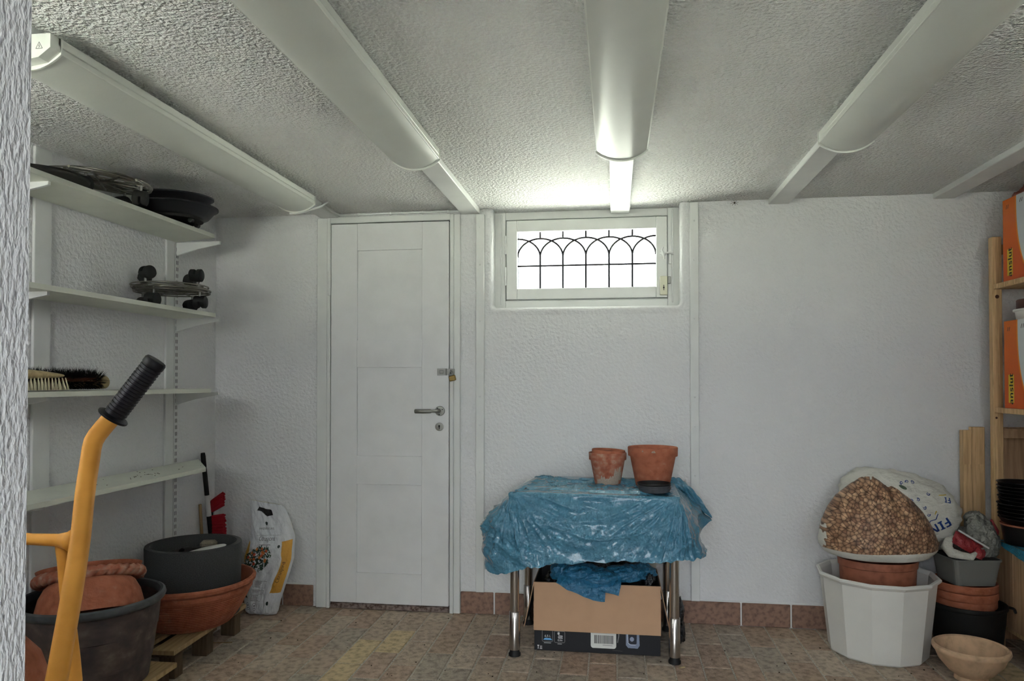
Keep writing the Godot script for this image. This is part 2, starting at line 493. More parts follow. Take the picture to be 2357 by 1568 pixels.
func room() -> void:
	var b := B.new()
	# ceiling slab runs on over the window recess
	struct("ceiling", B.new().span(V(XL - 0.3, H, -0.32), V(XR + 0.3, H + 0.2, ZF + 0.36), 0.0), M.ceiling_plaster, "rough white plastered cellar ceiling")
	struct("wall_left", B.new().span(V(XL - 0.3, -0.1, -0.32), V(XL, H, ZF + 0.36), 0.0), M.wall_plaster, "white plastered wall behind the white shelves")
	struct("wall_right", B.new().span(V(XR, -0.1, -0.32), V(XR + 0.3, H, ZF + 0.36), 0.0), M.wall_plaster, "white plastered wall behind the pine shelving")
	b = B.new()
	# the front wall, with the wide opening that the picture is taken through
	b.span(V(XL, 0, ZF), V(-2.1, H, ZF + 0.36), 0.012)
	b.span(V(-1.4, 0, ZF), V(-0.62, H, ZF + 0.36), 0.012)
	b.span(V(-2.1, 0, ZF), V(-1.4, 1.32, ZF + 0.36), 0.012)
	b.span(V(-2.1, 1.9, ZF), V(-1.4, H, ZF + 0.36), 0.012)
	b.span(V(0.55, 0, ZF), V(0.98, H, ZF + 0.36), 0.012)
	b.span(V(1.72, 0, ZF), V(XR, H, ZF + 0.36), 0.012)
	b.span(V(0.98, 0, ZF), V(1.72, 1.32, ZF + 0.36), 0.012)
	b.span(V(-0.62, 2.05, ZF), V(0.55, H, ZF + 0.36), 0.0)
	struct("wall_front", b, M.jamb_plaster, "roughly plastered white wall end beside the camera")
	# the passage behind the camera
	b = B.new()
	b.span(V(-1.2, -0.1, ZF + 0.36), V(-1.0, 2.25, 5.6), 0.0)
	b.span(V(0.78, -0.1, ZF + 0.36), V(0.96, 2.25, 5.6), 0.0)
	b.span(V(-1.2, 2.12, ZF + 0.36), V(0.96, 2.25, 5.6), 0.0)
	struct("wall_passage", b, M.passage_wall, "white side walls and lintel of the entrance passage behind the camera")
	# back wall round the window recess
	var x0 := -0.648; var x1 := 0.346; var y0 := 1.614
	b = B.new()
	b.span(V(XL, -0.1, -0.3), V(x0, H, 0), 0.0)
	b.span(V(x1, -0.1, -0.3), V(XR, H, 0), 0.0)
	b.span(V(x0, -0.1, -0.3), V(x1, y0, 0), 0.0)
	# rounded lower corners and soft edges of the recess, a plaster fillet
	var path := []
	path.append(Vector2(x0, H))
	var r := 0.03
	for i in 7: path.append(Vector2(x0 + r, y0 + r) + Vector2(r, 0).rotated(PI + PI / 2 * i / 6))
	for i in 7: path.append(Vector2(x1 - r, y0 + r) + Vector2(r, 0).rotated(-PI / 2 + PI / 2 * i / 6))
	path.append(Vector2(x1, H))
	var lip := [Vector2(-0.006, -0.1), Vector2(-0.008, -0.03), Vector2(-0.007, -0.012), Vector2(-0.002, -0.001), Vector2(0.007, 0.005), Vector2(0.018, 0.0045), Vector2(0.036, -0.001)]
	var fil := func(u: float, v: float) -> Vector3:
		var k := u * (path.size() - 1)
		var i := mini(int(k), path.size() - 2)
		var p: Vector2 = path[i].lerp(path[i + 1], k - i)
		var d: Vector2 = (path[i + 1] - path[i]).normalized().orthogonal()   # outwards
		var q: Vector2 = lip[int(round(v * 6))]
		return V(p.x + d.x * q.x, p.y + d.y * q.x, q.y)
	b.grid(fil, 15, 6, 3)
	var wb := struct("wall_back", b, M.wall_plaster, "white plastered cellar wall with door and window")
	# skirting tiles at the foot of the back wall
	var base := group_struct("baseboard_back", "row of brown clay skirting tiles")
	for s in [[-2.2, -2.0], [-1.99, -1.81], [-1.803, -1.632], [-0.808, -0.632], [-0.624, -0.44], [-0.432, -0.2], [-0.192, 0.05], [0.058, 0.31], [0.318, 0.626], [0.634, 0.867], [0.875, 1.16], [1.168, 1.45], [1.458, 1.75], [1.758, 2.1]]:
		part("tile", B.new().span(V(s[0], 0.002, 0.0), V(s[1], 0.116, 0.014), 0.003), M.skirting_tile, base)
	part("grout", B.new().span(V(-2.21, 0.0, 0.0), V(-1.632, 0.124, 0.007), 0.003).span(V(-0.81, 0.0, 0.0), V(2.15, 0.124, 0.007), 0.003), M.white_paint, base)
	# floor: clay bricks in rows that run to the back wall
	var fl := group_struct("floor", "floor of worn brown clay bricks with pale joints")
	part("mortar_bed", B.new().span(V(XL - 0.3, -0.1, -0.3), V(XR + 0.3, -0.004, ZF + 0.36), 0.0), M.mortar, fl)
	var shapes := []
	for k in 6:
		var q := B.new()
		q.box(V(0, -0.006 + rng.randf_range(-0.0006, 0.0006), 0), V(0.1165 - rng.randf() * 0.002, 0.012, 0.283 - rng.randf() * 0.004), 0.0035)
		shapes.append(q.done())
	var rest := B.new()
	var pitch := 0.1222
	for i in range(-19, 18):
		var xc := 0.01 + pitch * (i + 0.5)
		var off := 0.15 if (i % 2 == 0) else 0.005
		off += rng.randf_range(-0.012, 0.012) - 0.01 * clampf(-xc - 1.2, 0, 1) * 6.0
		for j in range(-1, 12):
			var zc := off + 0.29 * j + 0.145
			if zc < -0.14 or zc > ZF + 0.2: continue
			var hz := 0.5
			if xc - 0.06 < XL or xc + 0.06 > XR: hz = 0.5
			if j < 5:
				var o := MeshInstance3D.new()
				o.name = "brick"
				o.mesh = shapes[rng.randi() % 6]
				var tone := rng.randi() % 5
				if absf(xc + 1.025) < 0.06 and j == 1: tone = 5
				if rng.randf() < 0.025: tone = 5
				o.material_override = M["brick_%d" % tone]
				fl.add_child(o, true)
				o.position = V(xc, 0, zc)
				o.rotation = V(rng.randf_range(-0.002, 0.002), rng.randf_range(-0.008, 0.008), rng.randf_range(-0.004, 0.004))
			else:
				rest.box(V(xc, -0.006, zc), V(0.1165, 0.012, 0.283), 0.0035)
	part("far_bricks", rest, M.brick_0, fl, "stuff")
	# outside: the garden at window height and the passage floor
	struct("ground_garden", B.new().span(V(-9, 1.36, -11), V(12, 1.56, -0.32), 0.0).span(V(0.97, 1.0, ZF + 0.36), V(12, 1.24, 12.0), 0.0).span(V(-12, 1.0, ZF + 0.36), V(-1.21, 1.24, 12.0), 0.0), M.garden_gravel, "sunlit pale ground outside the window")
	struct("floor_passage", B.new().span(V(-1.2, -0.1, ZF + 0.36), V(0.96, 0.0, 5.6), 0.0), M.passage_floor, "grey floor of the entrance passage")
	# flat posts beside the window
	var posts := [[-0.726, -0.681, 0.117, 2.12, "trim_1"], [0.384, 0.428, 0.117, 2.146, "trim_2"]]
	for p in posts:
		var g := group_struct(p[4], "narrow white painted upright batten beside the window")
		part("board", B.new().span(V(p[0], p[2], 0.0), V(p[1], p[3], 0.022), 0.003), M.white_paint, g)
		for y in [0.35, 0.75, 1.0, 1.15, 1.55, 1.85, 2.05]:
			var scr := part("screw", B.new().lathe([Vector2(0.005, 0), Vector2(0.004, 0.002), Vector2(0, 0.003)], 10), M.white_paint, g)
			scr.position = V((p[0] + p[1]) * 0.5, y, 0.022)
			scr.rotation.x = PI / 2

func window() -> void:
	var w := group_struct("window_1", "small white cellar window with leaded lights")
	var zf := -0.10
	var fr := B.new()
	# outer frame
	fr.span(V(-0.648, 1.600, -0.2), V(-0.585, 2.15, zf), 0.003)
	fr.span(V(0.282, 1.600, -0.2), V(0.346, 2.15, zf), 0.003)
	fr.span(V(-0.585, 1.600, -0.2), V(0.282, 1.668, zf), 0.003)
	fr.span(V(-0.585, 2.108, -0.2), V(0.282, 2.15, zf), 0.003)
	# rebate that closes the gap behind the sash
	fr.span(V(-0.59, 1.66, -0.2), V(-0.56, 2.12, -0.14), 0.0)
	fr.span(V(0.262, 1.66, -0.2), V(0.29, 2.12, -0.14), 0.0)
	fr.span(V(-0.59, 1.66, -0.2), V(0.29, 1.69, -0.14), 0.0)
	fr.span(V(-0.59, 2.085, -0.2), V(0.29, 2.12, -0.14), 0.0)
	# bead round the frame
	fr.span(V(-0.612, 1.646, zf), V(-0.603, 2.14, zf + 0.006), 0.002)
	fr.span(V(0.303, 1.646, zf), V(0.312, 2.14, zf + 0.006), 0.002)
	part("frame", fr, M.white_paint, w)
	var sa := B.new()
	var zs := zf + 0.008
	sa.span(V(-0.579, 1.674, zs - 0.045), V(-0.52, 2.103, zs), 0.003)
	sa.span(V(0.222, 1.674, zs - 0.045), V(0.279, 2.103, zs), 0.003)
	sa.span(V(-0.52, 1.674, zs - 0.045), V(0.222, 1.732, zs), 0.003)
	sa.span(V(-0.52, 2.042, zs - 0.045), V(0.222, 2.103, zs), 0.003)
	var sash := part("sash", sa, M.white_paint, w)
	part("pane", B.new().span(V(-0.522, 1.73, zs - 0.03), V(0.224, 2.044, zs - 0.027), 0.0), M.window_glass, w)
	# lead strips
	var gx0 := -0.52; var gw := 0.742; var gy0 := 1.732; var gh := 0.31
	var zl := zs - 0.026
	var col := gw / 6.0
	var P := func(cx: float, fy: float) -> Vector3: return V(gx0 + cx * col, gy0 + fy * gh, zl)
	for k in range(1, 6):
		part("lead_strip", B.new().tube([P.call(k, 0.0), P.call(k, 0.6)], 0.0055, 8), M.lead, w)
		part("lead_strip", B.new().tube([P.call(k, 0.885), P.call(k, 1.0)], 0.0052, 8), M.lead, w)
	part("lead_strip", B.new().tube([P.call(0, 0.405), P.call(6, 0.405)], 0.005, 8), M.lead, w)
	part("lead_strip", B.new().tube([P.call(0.04, 0.0), P.call(0.04, 1.0)], 0.0018, 8), M.lead, w)
	for k in range(0, 7):
		for s in [-1, 1]:
			if k + s < 0 or k + s > 6: continue
			var pts := []
			for i in 15:
				var a := PI / 2 * i / 14
				pts.append(P.call(k + s * (1.0 - cos(a)), 0.56 + 0.325 * sin(a)))
			part("lead_strip", B.new().tube(pts, 0.0052, 8), M.lead, w)
	# the two windows in the front wall, behind the camera's view
	var n := 2
	for q in [[-2.1, -1.4, 1.9], [0.98, 1.72, H]]:
		var w2 := group_struct("window_%d" % n, "cellar window in the front wall, out of view")
		n += 1
		var f2 := B.new()
		for x in [q[0], (q[0] + q[1]) * 0.5 - 0.02, q[1] - 0.04]: f2.span(V(x, 1.32, ZF + 0.15), V(x + 0.04, q[2], ZF + 0.21), 0.003)
		for y in [1.32, q[2] - 0.04]: f2.span(V(q[0], y, ZF + 0.15), V(q[1], y + 0.04, ZF + 0.21), 0.003)
		part("frame", f2, M.white_paint, w2)
		part("pane", B.new().span(V(q[0] + 0.02, 1.35, ZF + 0.18), V(q[1] - 0.02, q[2] - 0.02, ZF + 0.184), 0.0), M.window_glass, w2)
	# hinges, latch and lock
	for y in [1.97, 1.80]:
		part("hinge", B.new().tube([V(-0.583, y - 0.05, zs + 0.002), V(-0.583, y + 0.05, zs + 0.002)], 0.007, 12), M.white_paint, w)
	var lt := B.new()
	lt.lathe([Vector2(0.017, 0), Vector2(0.016, 0.006), Vector2(0.009, 0.012), Vector2(0.008, 0.02), Vector2(0, 0.022)], 18)
	var latch := part("latch", lt, M.white_paint, w)
	latch.position = V(0.255, 1.9, zs)
	latch.rotation.x = PI / 2
	part("latch_handle", B.new().tube([V(0.262, 1.872, zs + 0.022), V(0.258, 1.9, zs + 0.026), V(0.25, 1.918, zs + 0.024), V(0.256, 1.936, zs + 0.02)], [0.005, 0.006, 0.005, 0.004], 10).tube([V(0.262, 1.905, zs + 0.016), V(0.29, 1.907, zs + 0.014), V(0.31, 1.903, zs + 0.008)], 0.005, 10), M.white_paint, w)
	part("catch_plate", B.new().span(V(0.287, 1.85, zf), V(0.302, 1.905, zf + 0.008), 0.002), M.white_paint, w)
	part("lock_box", B.new().span(V(0.24, 1.684, zs), V(0.279, 1.783, zs + 0.022), 0.003), M.cream_plastic, w)
	part("keyhole", B.new().tube([V(0.2595, 1.708, zs + 0.0222), V(0.2595, 1.736, zs + 0.0222)], 0.0016, 8).lathe([Vector2(0.0, 0)], 3).box(V(0.2595, 1.722, zs + 0.0215), V(0.008, 0.008, 0.003), 0.002), M.dark_ink, w)
	part("striker", B.new().span(V(0.281, 1.745, zf), V(0.297, 1.783, zf + 0.012), 0.002), M.steel, w)

func door() -> void:
	# casing round the door
	var c := B.new()
	c.span(V(-1.612, 0.0, 0.0), V(-1.552, 2.125, 0.02), 0.003)
	c.span(V(-0.846, 0.0, 0.0), V(-0.811, 2.125, 0.02), 0.003)
	c.span(V(-1.552, 0.0, 0.0), V(-1.533, 2.125, 0.027), 0.003)
	c.span(V(-0.866, 0.0, 0.0), V(-0.846, 2.125, 0.027), 0.003)
	c.span(V(-1.552, 2.093, 0.0), V(-0.846, 2.128, 0.022), 0.003)
	struct("trim_3", c, M.white_paint, "white painted casing round the panelled door")
	var d := group_struct("door_1", "narrow white three-panel cellar door")
	var x0 := -1.529; var x1 := -0.871; var y0 := 0.035; var y1 := 2.087
	var px0 := -1.38; var px1 := -1.019
	var ys := [[1.452, 1.94], [0.828, 1.306], [0.198, 0.674]]
	var z0 := 0.0; var z1 := 0.024
	part("reveal", B.new().span(V(-1.534, 0.0, -0.001), V(-0.865, 2.094, 0.0012), 0.0), M.dark_gap, d)
	var s := B.new()
	s.span(V(x0, y0, z0), V(px0, y1, z1), 0.002)
	s.span(V(px1, y0, z0), V(x1, y1, z1), 0.002)
	var edges := [y1, 1.94, 1.452, 1.306, 0.828, 0.674, 0.198, y0]
	for i in range(0, 8, 2): s.span(V(px0, edges[i + 1], z0), V(px1, edges[i], z1 - 0.0003), 0.001)
	part("leaf", s, M.door_paint, d)
	for y in ys:
		part("panel", B.new().span(V(px0 - 0.002, y[0] - 0.002, z0), V(px1 + 0.002, y[1] + 0.002, 0.012), 0.0), M.door_paint, d)
	part("threshold", B.new().span(V(-1.53, 0.0, 0.0), V(-0.868, 0.03, 0.02), 0.004), M.old_wood_sill, d)
	for y in [1.765, 0.327]:
		part("hinge", B.new().tube([V(-1.535, y - 0.062, 0.032), V(-1.535, y + 0.062, 0.032)], 0.008, 12).tube([V(-1.535, y - 0.07, 0.032), V(-1.535, y - 0.06, 0.032)], 0.005, 10), M.white_paint, d)
	# lever handle
	var h := part("handle", B.new().tube([V(-0.922, 1.073, 0.02), V(-0.922, 1.073, 0.055), V(-0.928, 1.073, 0.062), V(-0.95, 1.073, 0.063)], [0.011, 0.009, 0.009, 0.007], 14).tube([V(-0.948, 1.073, 0.063), V(-0.958, 1.072, 0.063), V(-0.96, 1.072, 0.063), V(-1.0, 1.071, 0.063), V(-1.044, 1.071, 0.063), V(-1.047, 1.071, 0.063)], [0.007, 0.008, 0.0105, 0.0115, 0.0115, 0.009], 16), M.steel, d)
	var rose := part("rosette", B.new().lathe([Vector2(0.0265, 0), Vector2(0.0265, 0.003), Vector2(0.024, 0.006), Vector2(0.013, 0.007), Vector2(0.0, 0.007)], 28), M.steel, d)
	rose.position = V(-0.919, 1.072, z1)
	rose.rotation.x = PI / 2
	for k in [[-0.012, 0.014], [0.014, 0.008], [-0.003, -0.019]]:
		var sc := part("screw", B.new().lathe([Vector2(0.0035, 0), Vector2(0, 0.0015)], 8), M.dark_ink, rose)
		sc.position = V(k[0], 0.0065, -k[1])
	var key := part("keyhole_plate", B.new().lathe([Vector2(0.0225, 0), Vector2(0.022, 0.004), Vector2(0.015, 0.005), Vector2(0, 0.005)], 26), M.steel, d)
	key.position = V(-0.922, 0.988, z1)
	key.rotation.x = PI / 2
	part("keyhole", B.new().box(V(-0.922, 0.991, z1 + 0.005), V(0.008, 0.012, 0.002), 0.001).box(V(-0.921, 0.982, z1 + 0.005), V(0.0035, 0.014, 0.002), 0.001), M.dark_ink, d)
	# hasp
	var hp := B.new()
	hp.span(V(-0.934, 1.262, z1), V(-0.88, 1.298, z1 + 0.004), 0.001)
	hp.span(V(-0.88, 1.264, z1 + 0.003), V(-0.838, 1.297, z1 + 0.007), 0.001)
	hp.tube([V(-0.886, 1.262, z1 + 0.005), V(-0.886, 1.298, z1 + 0.005)], 0.004, 10)
	hp.box(V(-0.91, 1.28, z1 + 0.005), V(0.022, 0.018, 0.004), 0.002)
	part("hasp", hp, M.steel, d)
	part("staple", B.new().tube([V(-0.858, 1.272, z1), V(-0.858, 1.272, z1 + 0.018), V(-0.858, 1.28, z1 + 0.022), V(-0.858, 1.288, z1 + 0.018), V(-0.858, 1.288, z1)], 0.003, 8), M.steel, d)
	var pl := thing("padlock", "small tarnished brass padlock hanging from the door hasp", "padlock", V(-0.846, 1.247, z1 + 0.024))
	pl.rotation.z = 0.22
	part("body", B.new().box(V(0, 0, 0), V(0.036, 0.03, 0.015), 0.004), M.brass, pl)
	part("shackle", B.new().tube([V(-0.011, 0.012, 0), V(-0.011, 0.026, 0), V(-0.007, 0.034, 0), V(0, 0.037, 0), V(0.007, 0.034, 0), V(0.011, 0.026, 0), V(0.011, 0.012, 0)], 0.0032, 10), M.steel, pl)

# ---------------------------------------------------------------- ceiling battens and lamps
func ceiling_things() -> void:
	var xs := [-1.54, -0.757, 0.033, 0.824, 1.6]
	for i in 5:
		var bt := 2.124
		var z0 := -0.095 if i == 2 else 0.0
		struct("trim_%d" % (i + 4), B.new().span(V(xs[i] - 0.05, bt, z0), V(xs[i] + 0.05, H + 0.01, ZF), 0.003), M.white_paint, "white painted ceiling batten running towards the window wall")
	var lamps := [[-1.52, 0.48, "long grey-white strip lamp on the ceiling nearest the left shelves"], [-0.757, 1.08, "long grey-white ceiling strip lamp in front of the door, second from the left"], [0.03, 1.085, "long grey-white ceiling strip lamp pointing at the window"], [0.822, 1.075, "long grey-white ceiling strip lamp above the white planter, furthest right"]]
	for L in lamps:
		var o := thing("ceiling_lamp", L[2], "lamp", V(L[0], 2.124, L[1]), 0.0, "strip lamps on the ceiling")
		var ln := 1.63
		var prof := func(x: float) -> float: return -0.04 - 0.034 * (1.0 - pow(absf(x) / 0.092, 2.2))
		# rail above the cover
		part("rail", B.new().span(V(-0.094, -0.024, 0.006), V(0.094, 0.0, ln), 0.002).span(V(-0.0955, -0.041, 0.012), V(-0.089, -0.026, ln - 0.01), 0.0015).span(V(0.089, -0.041, 0.012), V(0.0955, -0.026, ln - 0.01), 0.0015), M.lamp_rail, o)
		var cv := B.new()
		cv.grid(func(u, v): return V(0.092 - 0.184 * u, prof.call(0.092 - 0.184 * u), 0.012 + v * (ln - 0.03)), 24, 1, 1)
		cv.grid(func(u, v): return V(-0.092 + 0.184 * u, prof.call(-0.092 + 0.184 * u) + 0.003, 0.012 + v * (ln - 0.03)), 24, 1, 2)
		part("cover", cv, M.lamp_plastic, o)
		for e in [0.0, ln - 0.014]:
			var poly := PackedVector2Array()
			for k in 17:
				var x := -0.096 + 0.192 * k / 16.0
				poly.append(Vector2(x, -0.043 - 0.036 * (1.0 - pow(absf(x) / 0.096, 2.2))))
			poly.append(Vector2(0.096, 0.0)); poly.append(Vector2(-0.096, 0.0))
			part("end_cap", B.new().prism(poly, e, e + 0.006), M.lamp_rail, o)
			if e == 0.0:
				var p2 := PackedVector2Array()
				for k in 13:
					var x := -0.06 + 0.12 * k / 12.0
					p2.append(Vector2(x, -0.03 - 0.028 * (1.0 - pow(absf(x) / 0.06, 2.0))))
				part("end_cap_boss", B.new().prism(p2, -0.012, 0.0), M.lamp_rail, o)
			else:
				# the deep end cap with the printed warning sign
				part("connection_cap", B.new().prism(PackedVector2Array([Vector2(-0.094, -0.002), Vector2(-0.094, -0.038), Vector2(-0.06, -0.062), Vector2(0.0, -0.07), Vector2(0.06, -0.062), Vector2(0.094, -0.038), Vector2(0.094, -0.002)]), e + 0.006, e + 0.04), M.lamp_rail, o)
				if L[0] < -1.0:
					var im := Image.create_empty(128, 128, false, Image.FORMAT_RGB8)
					im.fill(Color(0.88, 0.89, 0.86))
					stroke(im, [Vector2(64, 18), Vector2(112, 104), Vector2(16, 104), Vector2(64, 18)], 6, grey(0.1))
					stroke(im, [Vector2(70, 44), Vector2(56, 70), Vector2(72, 70), Vector2(60, 94)], 6, grey(0.1))
					var sg := B.new()
					sg.quad(V(0.05, -0.045, e + 0.0405), V(0.075, -0.045, e + 0.0405), V(0.075, -0.02, e + 0.0405), V(0.05, -0.02, e + 0.0405))
					part("warning_sign", sg, pmat("warning", im), o)
	# flex along the first batten and over the door
	var cab := thing("cable", "white painted flex clipped along the ceiling corner over the door", "cable")
	part("flex", B.new().tube([V(-1.56, 2.046, 0.468), V(-1.5, 2.05, 0.466), V(-1.45, 2.066, 0.46), V(-1.418, 2.085, 0.43), V(-1.415, 2.112, 0.38), V(-1.42, 2.128, 0.34), V(-1.465, 2.128, 0.3), V(-1.478, 2.13, 0.15), V(-1.478, 2.136, 0.03), V(-1.46, 2.14, 0.008), V(-1.2, 2.141, 0.007), V(-0.82, 2.142, 0.007)], 0.0055, 10), M.white_paint, cab)
	for x in [-1.38, -1.2, -1.02, -0.88]:
		part("clip", B.new().box(V(x, 2.141, 0.007), V(0.014, 0.017, 0.014), 0.003), M.white_paint, cab)

# ---------------------------------------------------------------- left wall shelving
func caster(parent: Node, at: Vector3, turn: float, up := false) -> void:
	var o := part("caster", B.new(), M.black_plastic, parent)
	var b := B.new()
	var s := -1.0 if up else 1.0
	for k in [-1, 1]:
		b.t = Transform3D(Basis(V(0, 0, 1), PI / 2 * k), V(0, 0.025, 0) * 1.0)
		b.lathe([Vector2(0.0, 0.004), Vector2(0.022, 0.004), Vector2(0.025, 0.008), Vector2(0.025, 0.021), Vector2(0.021, 0.024), Vector2(0.0, 0.024)], 22)
	b.t = Transform3D()
	b.grid(func(u, v): return V(-0.02 + 0.04 * v, 0.025 + 0.0268 * sin(PI * u), -0.0268 * cos(PI * u)), 14, 1, 5)
	o.mesh = b.done()
	o.position = at
	o.scale = Vector3.ONE * 1.13
	o.rotation = V(PI if up else 0.0, turn, 0)
	var stem := part("stem", B.new().tube([V(0, 0.045, 0.008), V(0, 0.066, 0.008)], 0.005, 8), M.steel, o)

func wire_caddy(name_: String, label: String, at: Vector3, rad: float, turn: float, up: bool, n_wheels := 4, group := "wheeled plant caddies") -> Node3D:
	var o := thing(name_, label, "plant caddy", at, turn, group)
	var hy := 0.074 if not up else 0.0
	var circ := func(r: float, y: float) -> Array:
		var p := []
		for i in 41: p.append(V(cos(TAU * i / 40) * r, y, sin(TAU * i / 40) * r))
		return p
	part("outer_ring", B.new().tube(circ.call(rad, hy + 0.012), 0.0035, 8), M.wire, o)
	part("lower_ring", B.new().tube(circ.call(rad * 0.985, hy + 0.002), 0.003, 8), M.wire, o)
	part("inner_ring", B.new().tube(circ.call(rad * 0.62, hy + 0.012), 0.003, 8), M.wire, o)
	for k in 4:
		var a := PI / 4 * k
		var d := V(cos(a), 0, sin(a)) * rad
		part("spoke", B.new().tube([-d + V(0, hy + 0.007, 0), d + V(0, hy + 0.007, 0)], 0.0035, 8), M.wire, o)
	for k in n_wheels:
		var a := TAU * k / n_wheels + 0.12
		var p := V(cos(a), 0, sin(a)) * rad * 0.86
		if up: caster(o, p + V(0, 0.012 + 0.074, 0), a + k, true)
		else: caster(o, p, a + k * 1.3)
	return o

func left_shelves() -> void:
	# battens and the slotted upright
	struct("trim_9", B.new().span(V(XL, 0.03, 0.405), V(XL + 0.012, 2.14, 0.47), 0.002), M.white_paint, "white painted batten behind the shelf ends")
	struct("trim_10", B.new().span(V(XL, 0.03, 1.215), V(XL + 0.012, 2.14, 1.3), 0.002), M.white_paint, "white painted batten behind the shelves near the camera")
	var up := thing("shelf_upright", "white slotted metal shelf upright on the left wall", "shelf upright", V(XL, 0.33, 0.385))
	part("channel", B.new().span(V(0, 0, -0.014), V(0.012, 1.6, 0.014), 0.002), M.white_paint, up)
	var sl := B.new()
	for k in 47:
		for s in [-0.0055, 0.0055]: sl.box(V(0.0121, 0.03 + k * 0.0335, s), V(0.001, 0.02, 0.0032), 0.0)
	part("slots", sl, M.dark_gap, up, "stuff")
	var ys := [1.955, 1.566, 1.194, 0.814]
	var labels := ["topmost white wall shelf on the left, carrying black trays", "white wall shelf carrying plant caddies, second from the top", "white wall shelf carrying two brushes, third from the top", "lowest white wall shelf, littered with dirt crumbs"]
	for i in 4:
		var y: float = ys[i]
		var o := thing("wall_shelf", labels[i], "shelf", V(XL, y, 0.0), 0.0, "white shelves on the left wall")
		var zb: float = [0.40, 0.40, 0.42, 0.185][i]
		var zf: float = [0.472, 0.459, 0.494, 0.535][i]
		var pb := B.new()
		var pts := PackedVector2Array([Vector2(0.014, -zb), Vector2(0.267, -zf), Vector2(0.267, -1.72), Vector2(0.014, -1.72)])
		pb.t = Transform3D(Basis(V(1, 0, 0), -PI / 2), Vector3.ZERO)   # the polygon's y becomes -z
		pb.t = Transform3D(Basis(V(1, 0, 0), V(0, 0, -1), V(0, 1, 0)), Vector3.ZERO)
		pb.prism(pts, -0.019, 0.0)
		part("board", pb, M.shelf_paint, o)
		for z in [0.385, 1.5]:
			if i == 3 and z < 1.0: continue
			var br := B.new()
			var poly := PackedVector2Array([Vector2(0.012, -0.0195), Vector2(0.245, -0.0195), Vector2(0.245, -0.032), Vector2(0.12, -0.055), Vector2(0.012, -0.085)])
			br.prism(poly, z - 0.006, z + 0.006)
			if z < 1.0: br.span(V(0.012, -0.0195, z - 0.006), V(0.25, -0.0185, z + 0.02), 0.0)
			part("bracket", br, M.white_paint, o)
		if i == 3: part("bracket", B.new().prism(PackedVector2Array([Vector2(0.012, -0.0195), Vector2(0.16, -0.0195), Vector2(0.16, -0.03), Vector2(0.012, -0.06)]), 0.379, 0.391), M.white_paint, o)
	# on the top shelf: wire caddies and two trays on a caddy
	var base_y := 1.9555
	var c := wire_caddy("plant_caddy", "round wire plant caddy on black casters on the top shelf, under another", V(-2.02, base_y - 0.018, 1.17), 0.17, 0.3, false)
	c.rotation.z = -0.1
	c.position.y += 0.012
	solo("woven_mat", B.new().lathe([Vector2(0, 0), Vector2(0.155, 0), Vector2(0.16, 0.006), Vector2(0.155, 0.014), Vector2(0, 0.014)], 48), M.black_bristle, "flat dark woven round mat at the near end of the top shelf", "mat", V(-2.04, base_y, 1.47))
	var c2 := thing("wire_ring_stand", "flat round wire stand stacked on the caddy of the top shelf", "plant stand", V(-2.02, base_y + 0.068, 1.19))
	c2.rotation.z = -0.1
	for rr in [0.188, 0.13, 0.07]:
		var pts := []
		for i in 41: pts.append(V(cos(TAU * i / 40) * rr, 0.004, sin(TAU * i / 40) * rr))
		part("ring", B.new().tube(pts, 0.0035, 8), M.wire, c2)
	for k in 6:
		var a := PI / 6 * k
		part("spoke", B.new().tube([V(cos(a), 0, sin(a)) * 0.188, V(cos(a), 0, sin(a)) * -0.188], 0.003, 8), M.wire, c2)
	for k in 5:
		var a := TAU * k / 5.0 + 0.2
		part("bead", B.new().lathe([Vector2(0, -0.006), Vector2(0.006, 0), Vector2(0, 0.006)], 10), M.cream_plastic, c2).position = V(cos(a) * 0.19, 0.006, sin(a) * 0.19)
	var ft := thing("tray_foot", "low black wheeled foot under the black trays on the top shelf", "plant caddy", V(-2.01, base_y, 0.70))
	part("disc", B.new().lathe([Vector2(0, 0.018), Vector2(0.12, 0.018), Vector2(0.12, 0.03), Vector2(0, 0.03)], 36), M.black_plastic, ft)
	for k in 5:
		var a := TAU * k / 5.0 + 0.3
		part("wheel", B.new().tube([V(cos(a) * 0.1, 0.011, sin(a) * 0.1 - 0.009), V(cos(a) * 0.1, 0.011, sin(a) * 0.1 + 0.009)], 0.011, 14), M.black_plastic, ft)
	for k in 2:
		var R: float = [0.185, 0.165][k]
		var tr := solo("plant_tray", B.new().lathe([Vector2(0, 0), Vector2(R * 0.74, 0), Vector2(R * 0.78, 0.004), Vector2(R * 0.95, 0.042), Vector2(R, 0.044), Vector2(R, 0.05), Vector2(R * 0.95, 0.05), Vector2(R * 0.77, 0.007), Vector2(0, 0.006)], 48), M.tray_plastic, ["lower and wider of two black round trays on the top shelf", "upper of two black round trays on the top shelf"][k], "tray", V([-2.01, -1.995][k], [base_y + 0.031, base_y + 0.072][k], [0.70, 0.725][k]), "black plant trays")
		tr.rotation = V([0.0, 0.03][k], 0, [0.0, -0.02][k])
	# on the second shelf
	wire_caddy("plant_caddy", "metal plant caddy standing on its black casters on the second shelf", V(-2.03, 1.5665, 0.69), 0.165, 0.1, false)
	wire_caddy("plant_caddy", "upside-down plant caddy with black casters in the air on the second shelf", V(-2.035, 1.5665 + 0.0915, 0.70), 0.165, 0.0, true)
	# brushes on the third shelf
	var hb := thing("hand_brush", "wooden hand brush with pale bristles on the third shelf", "brush", V(-2.0, 1.1945, 1.55), 0.0, "brushes on the third shelf")
	var wood := B.new()
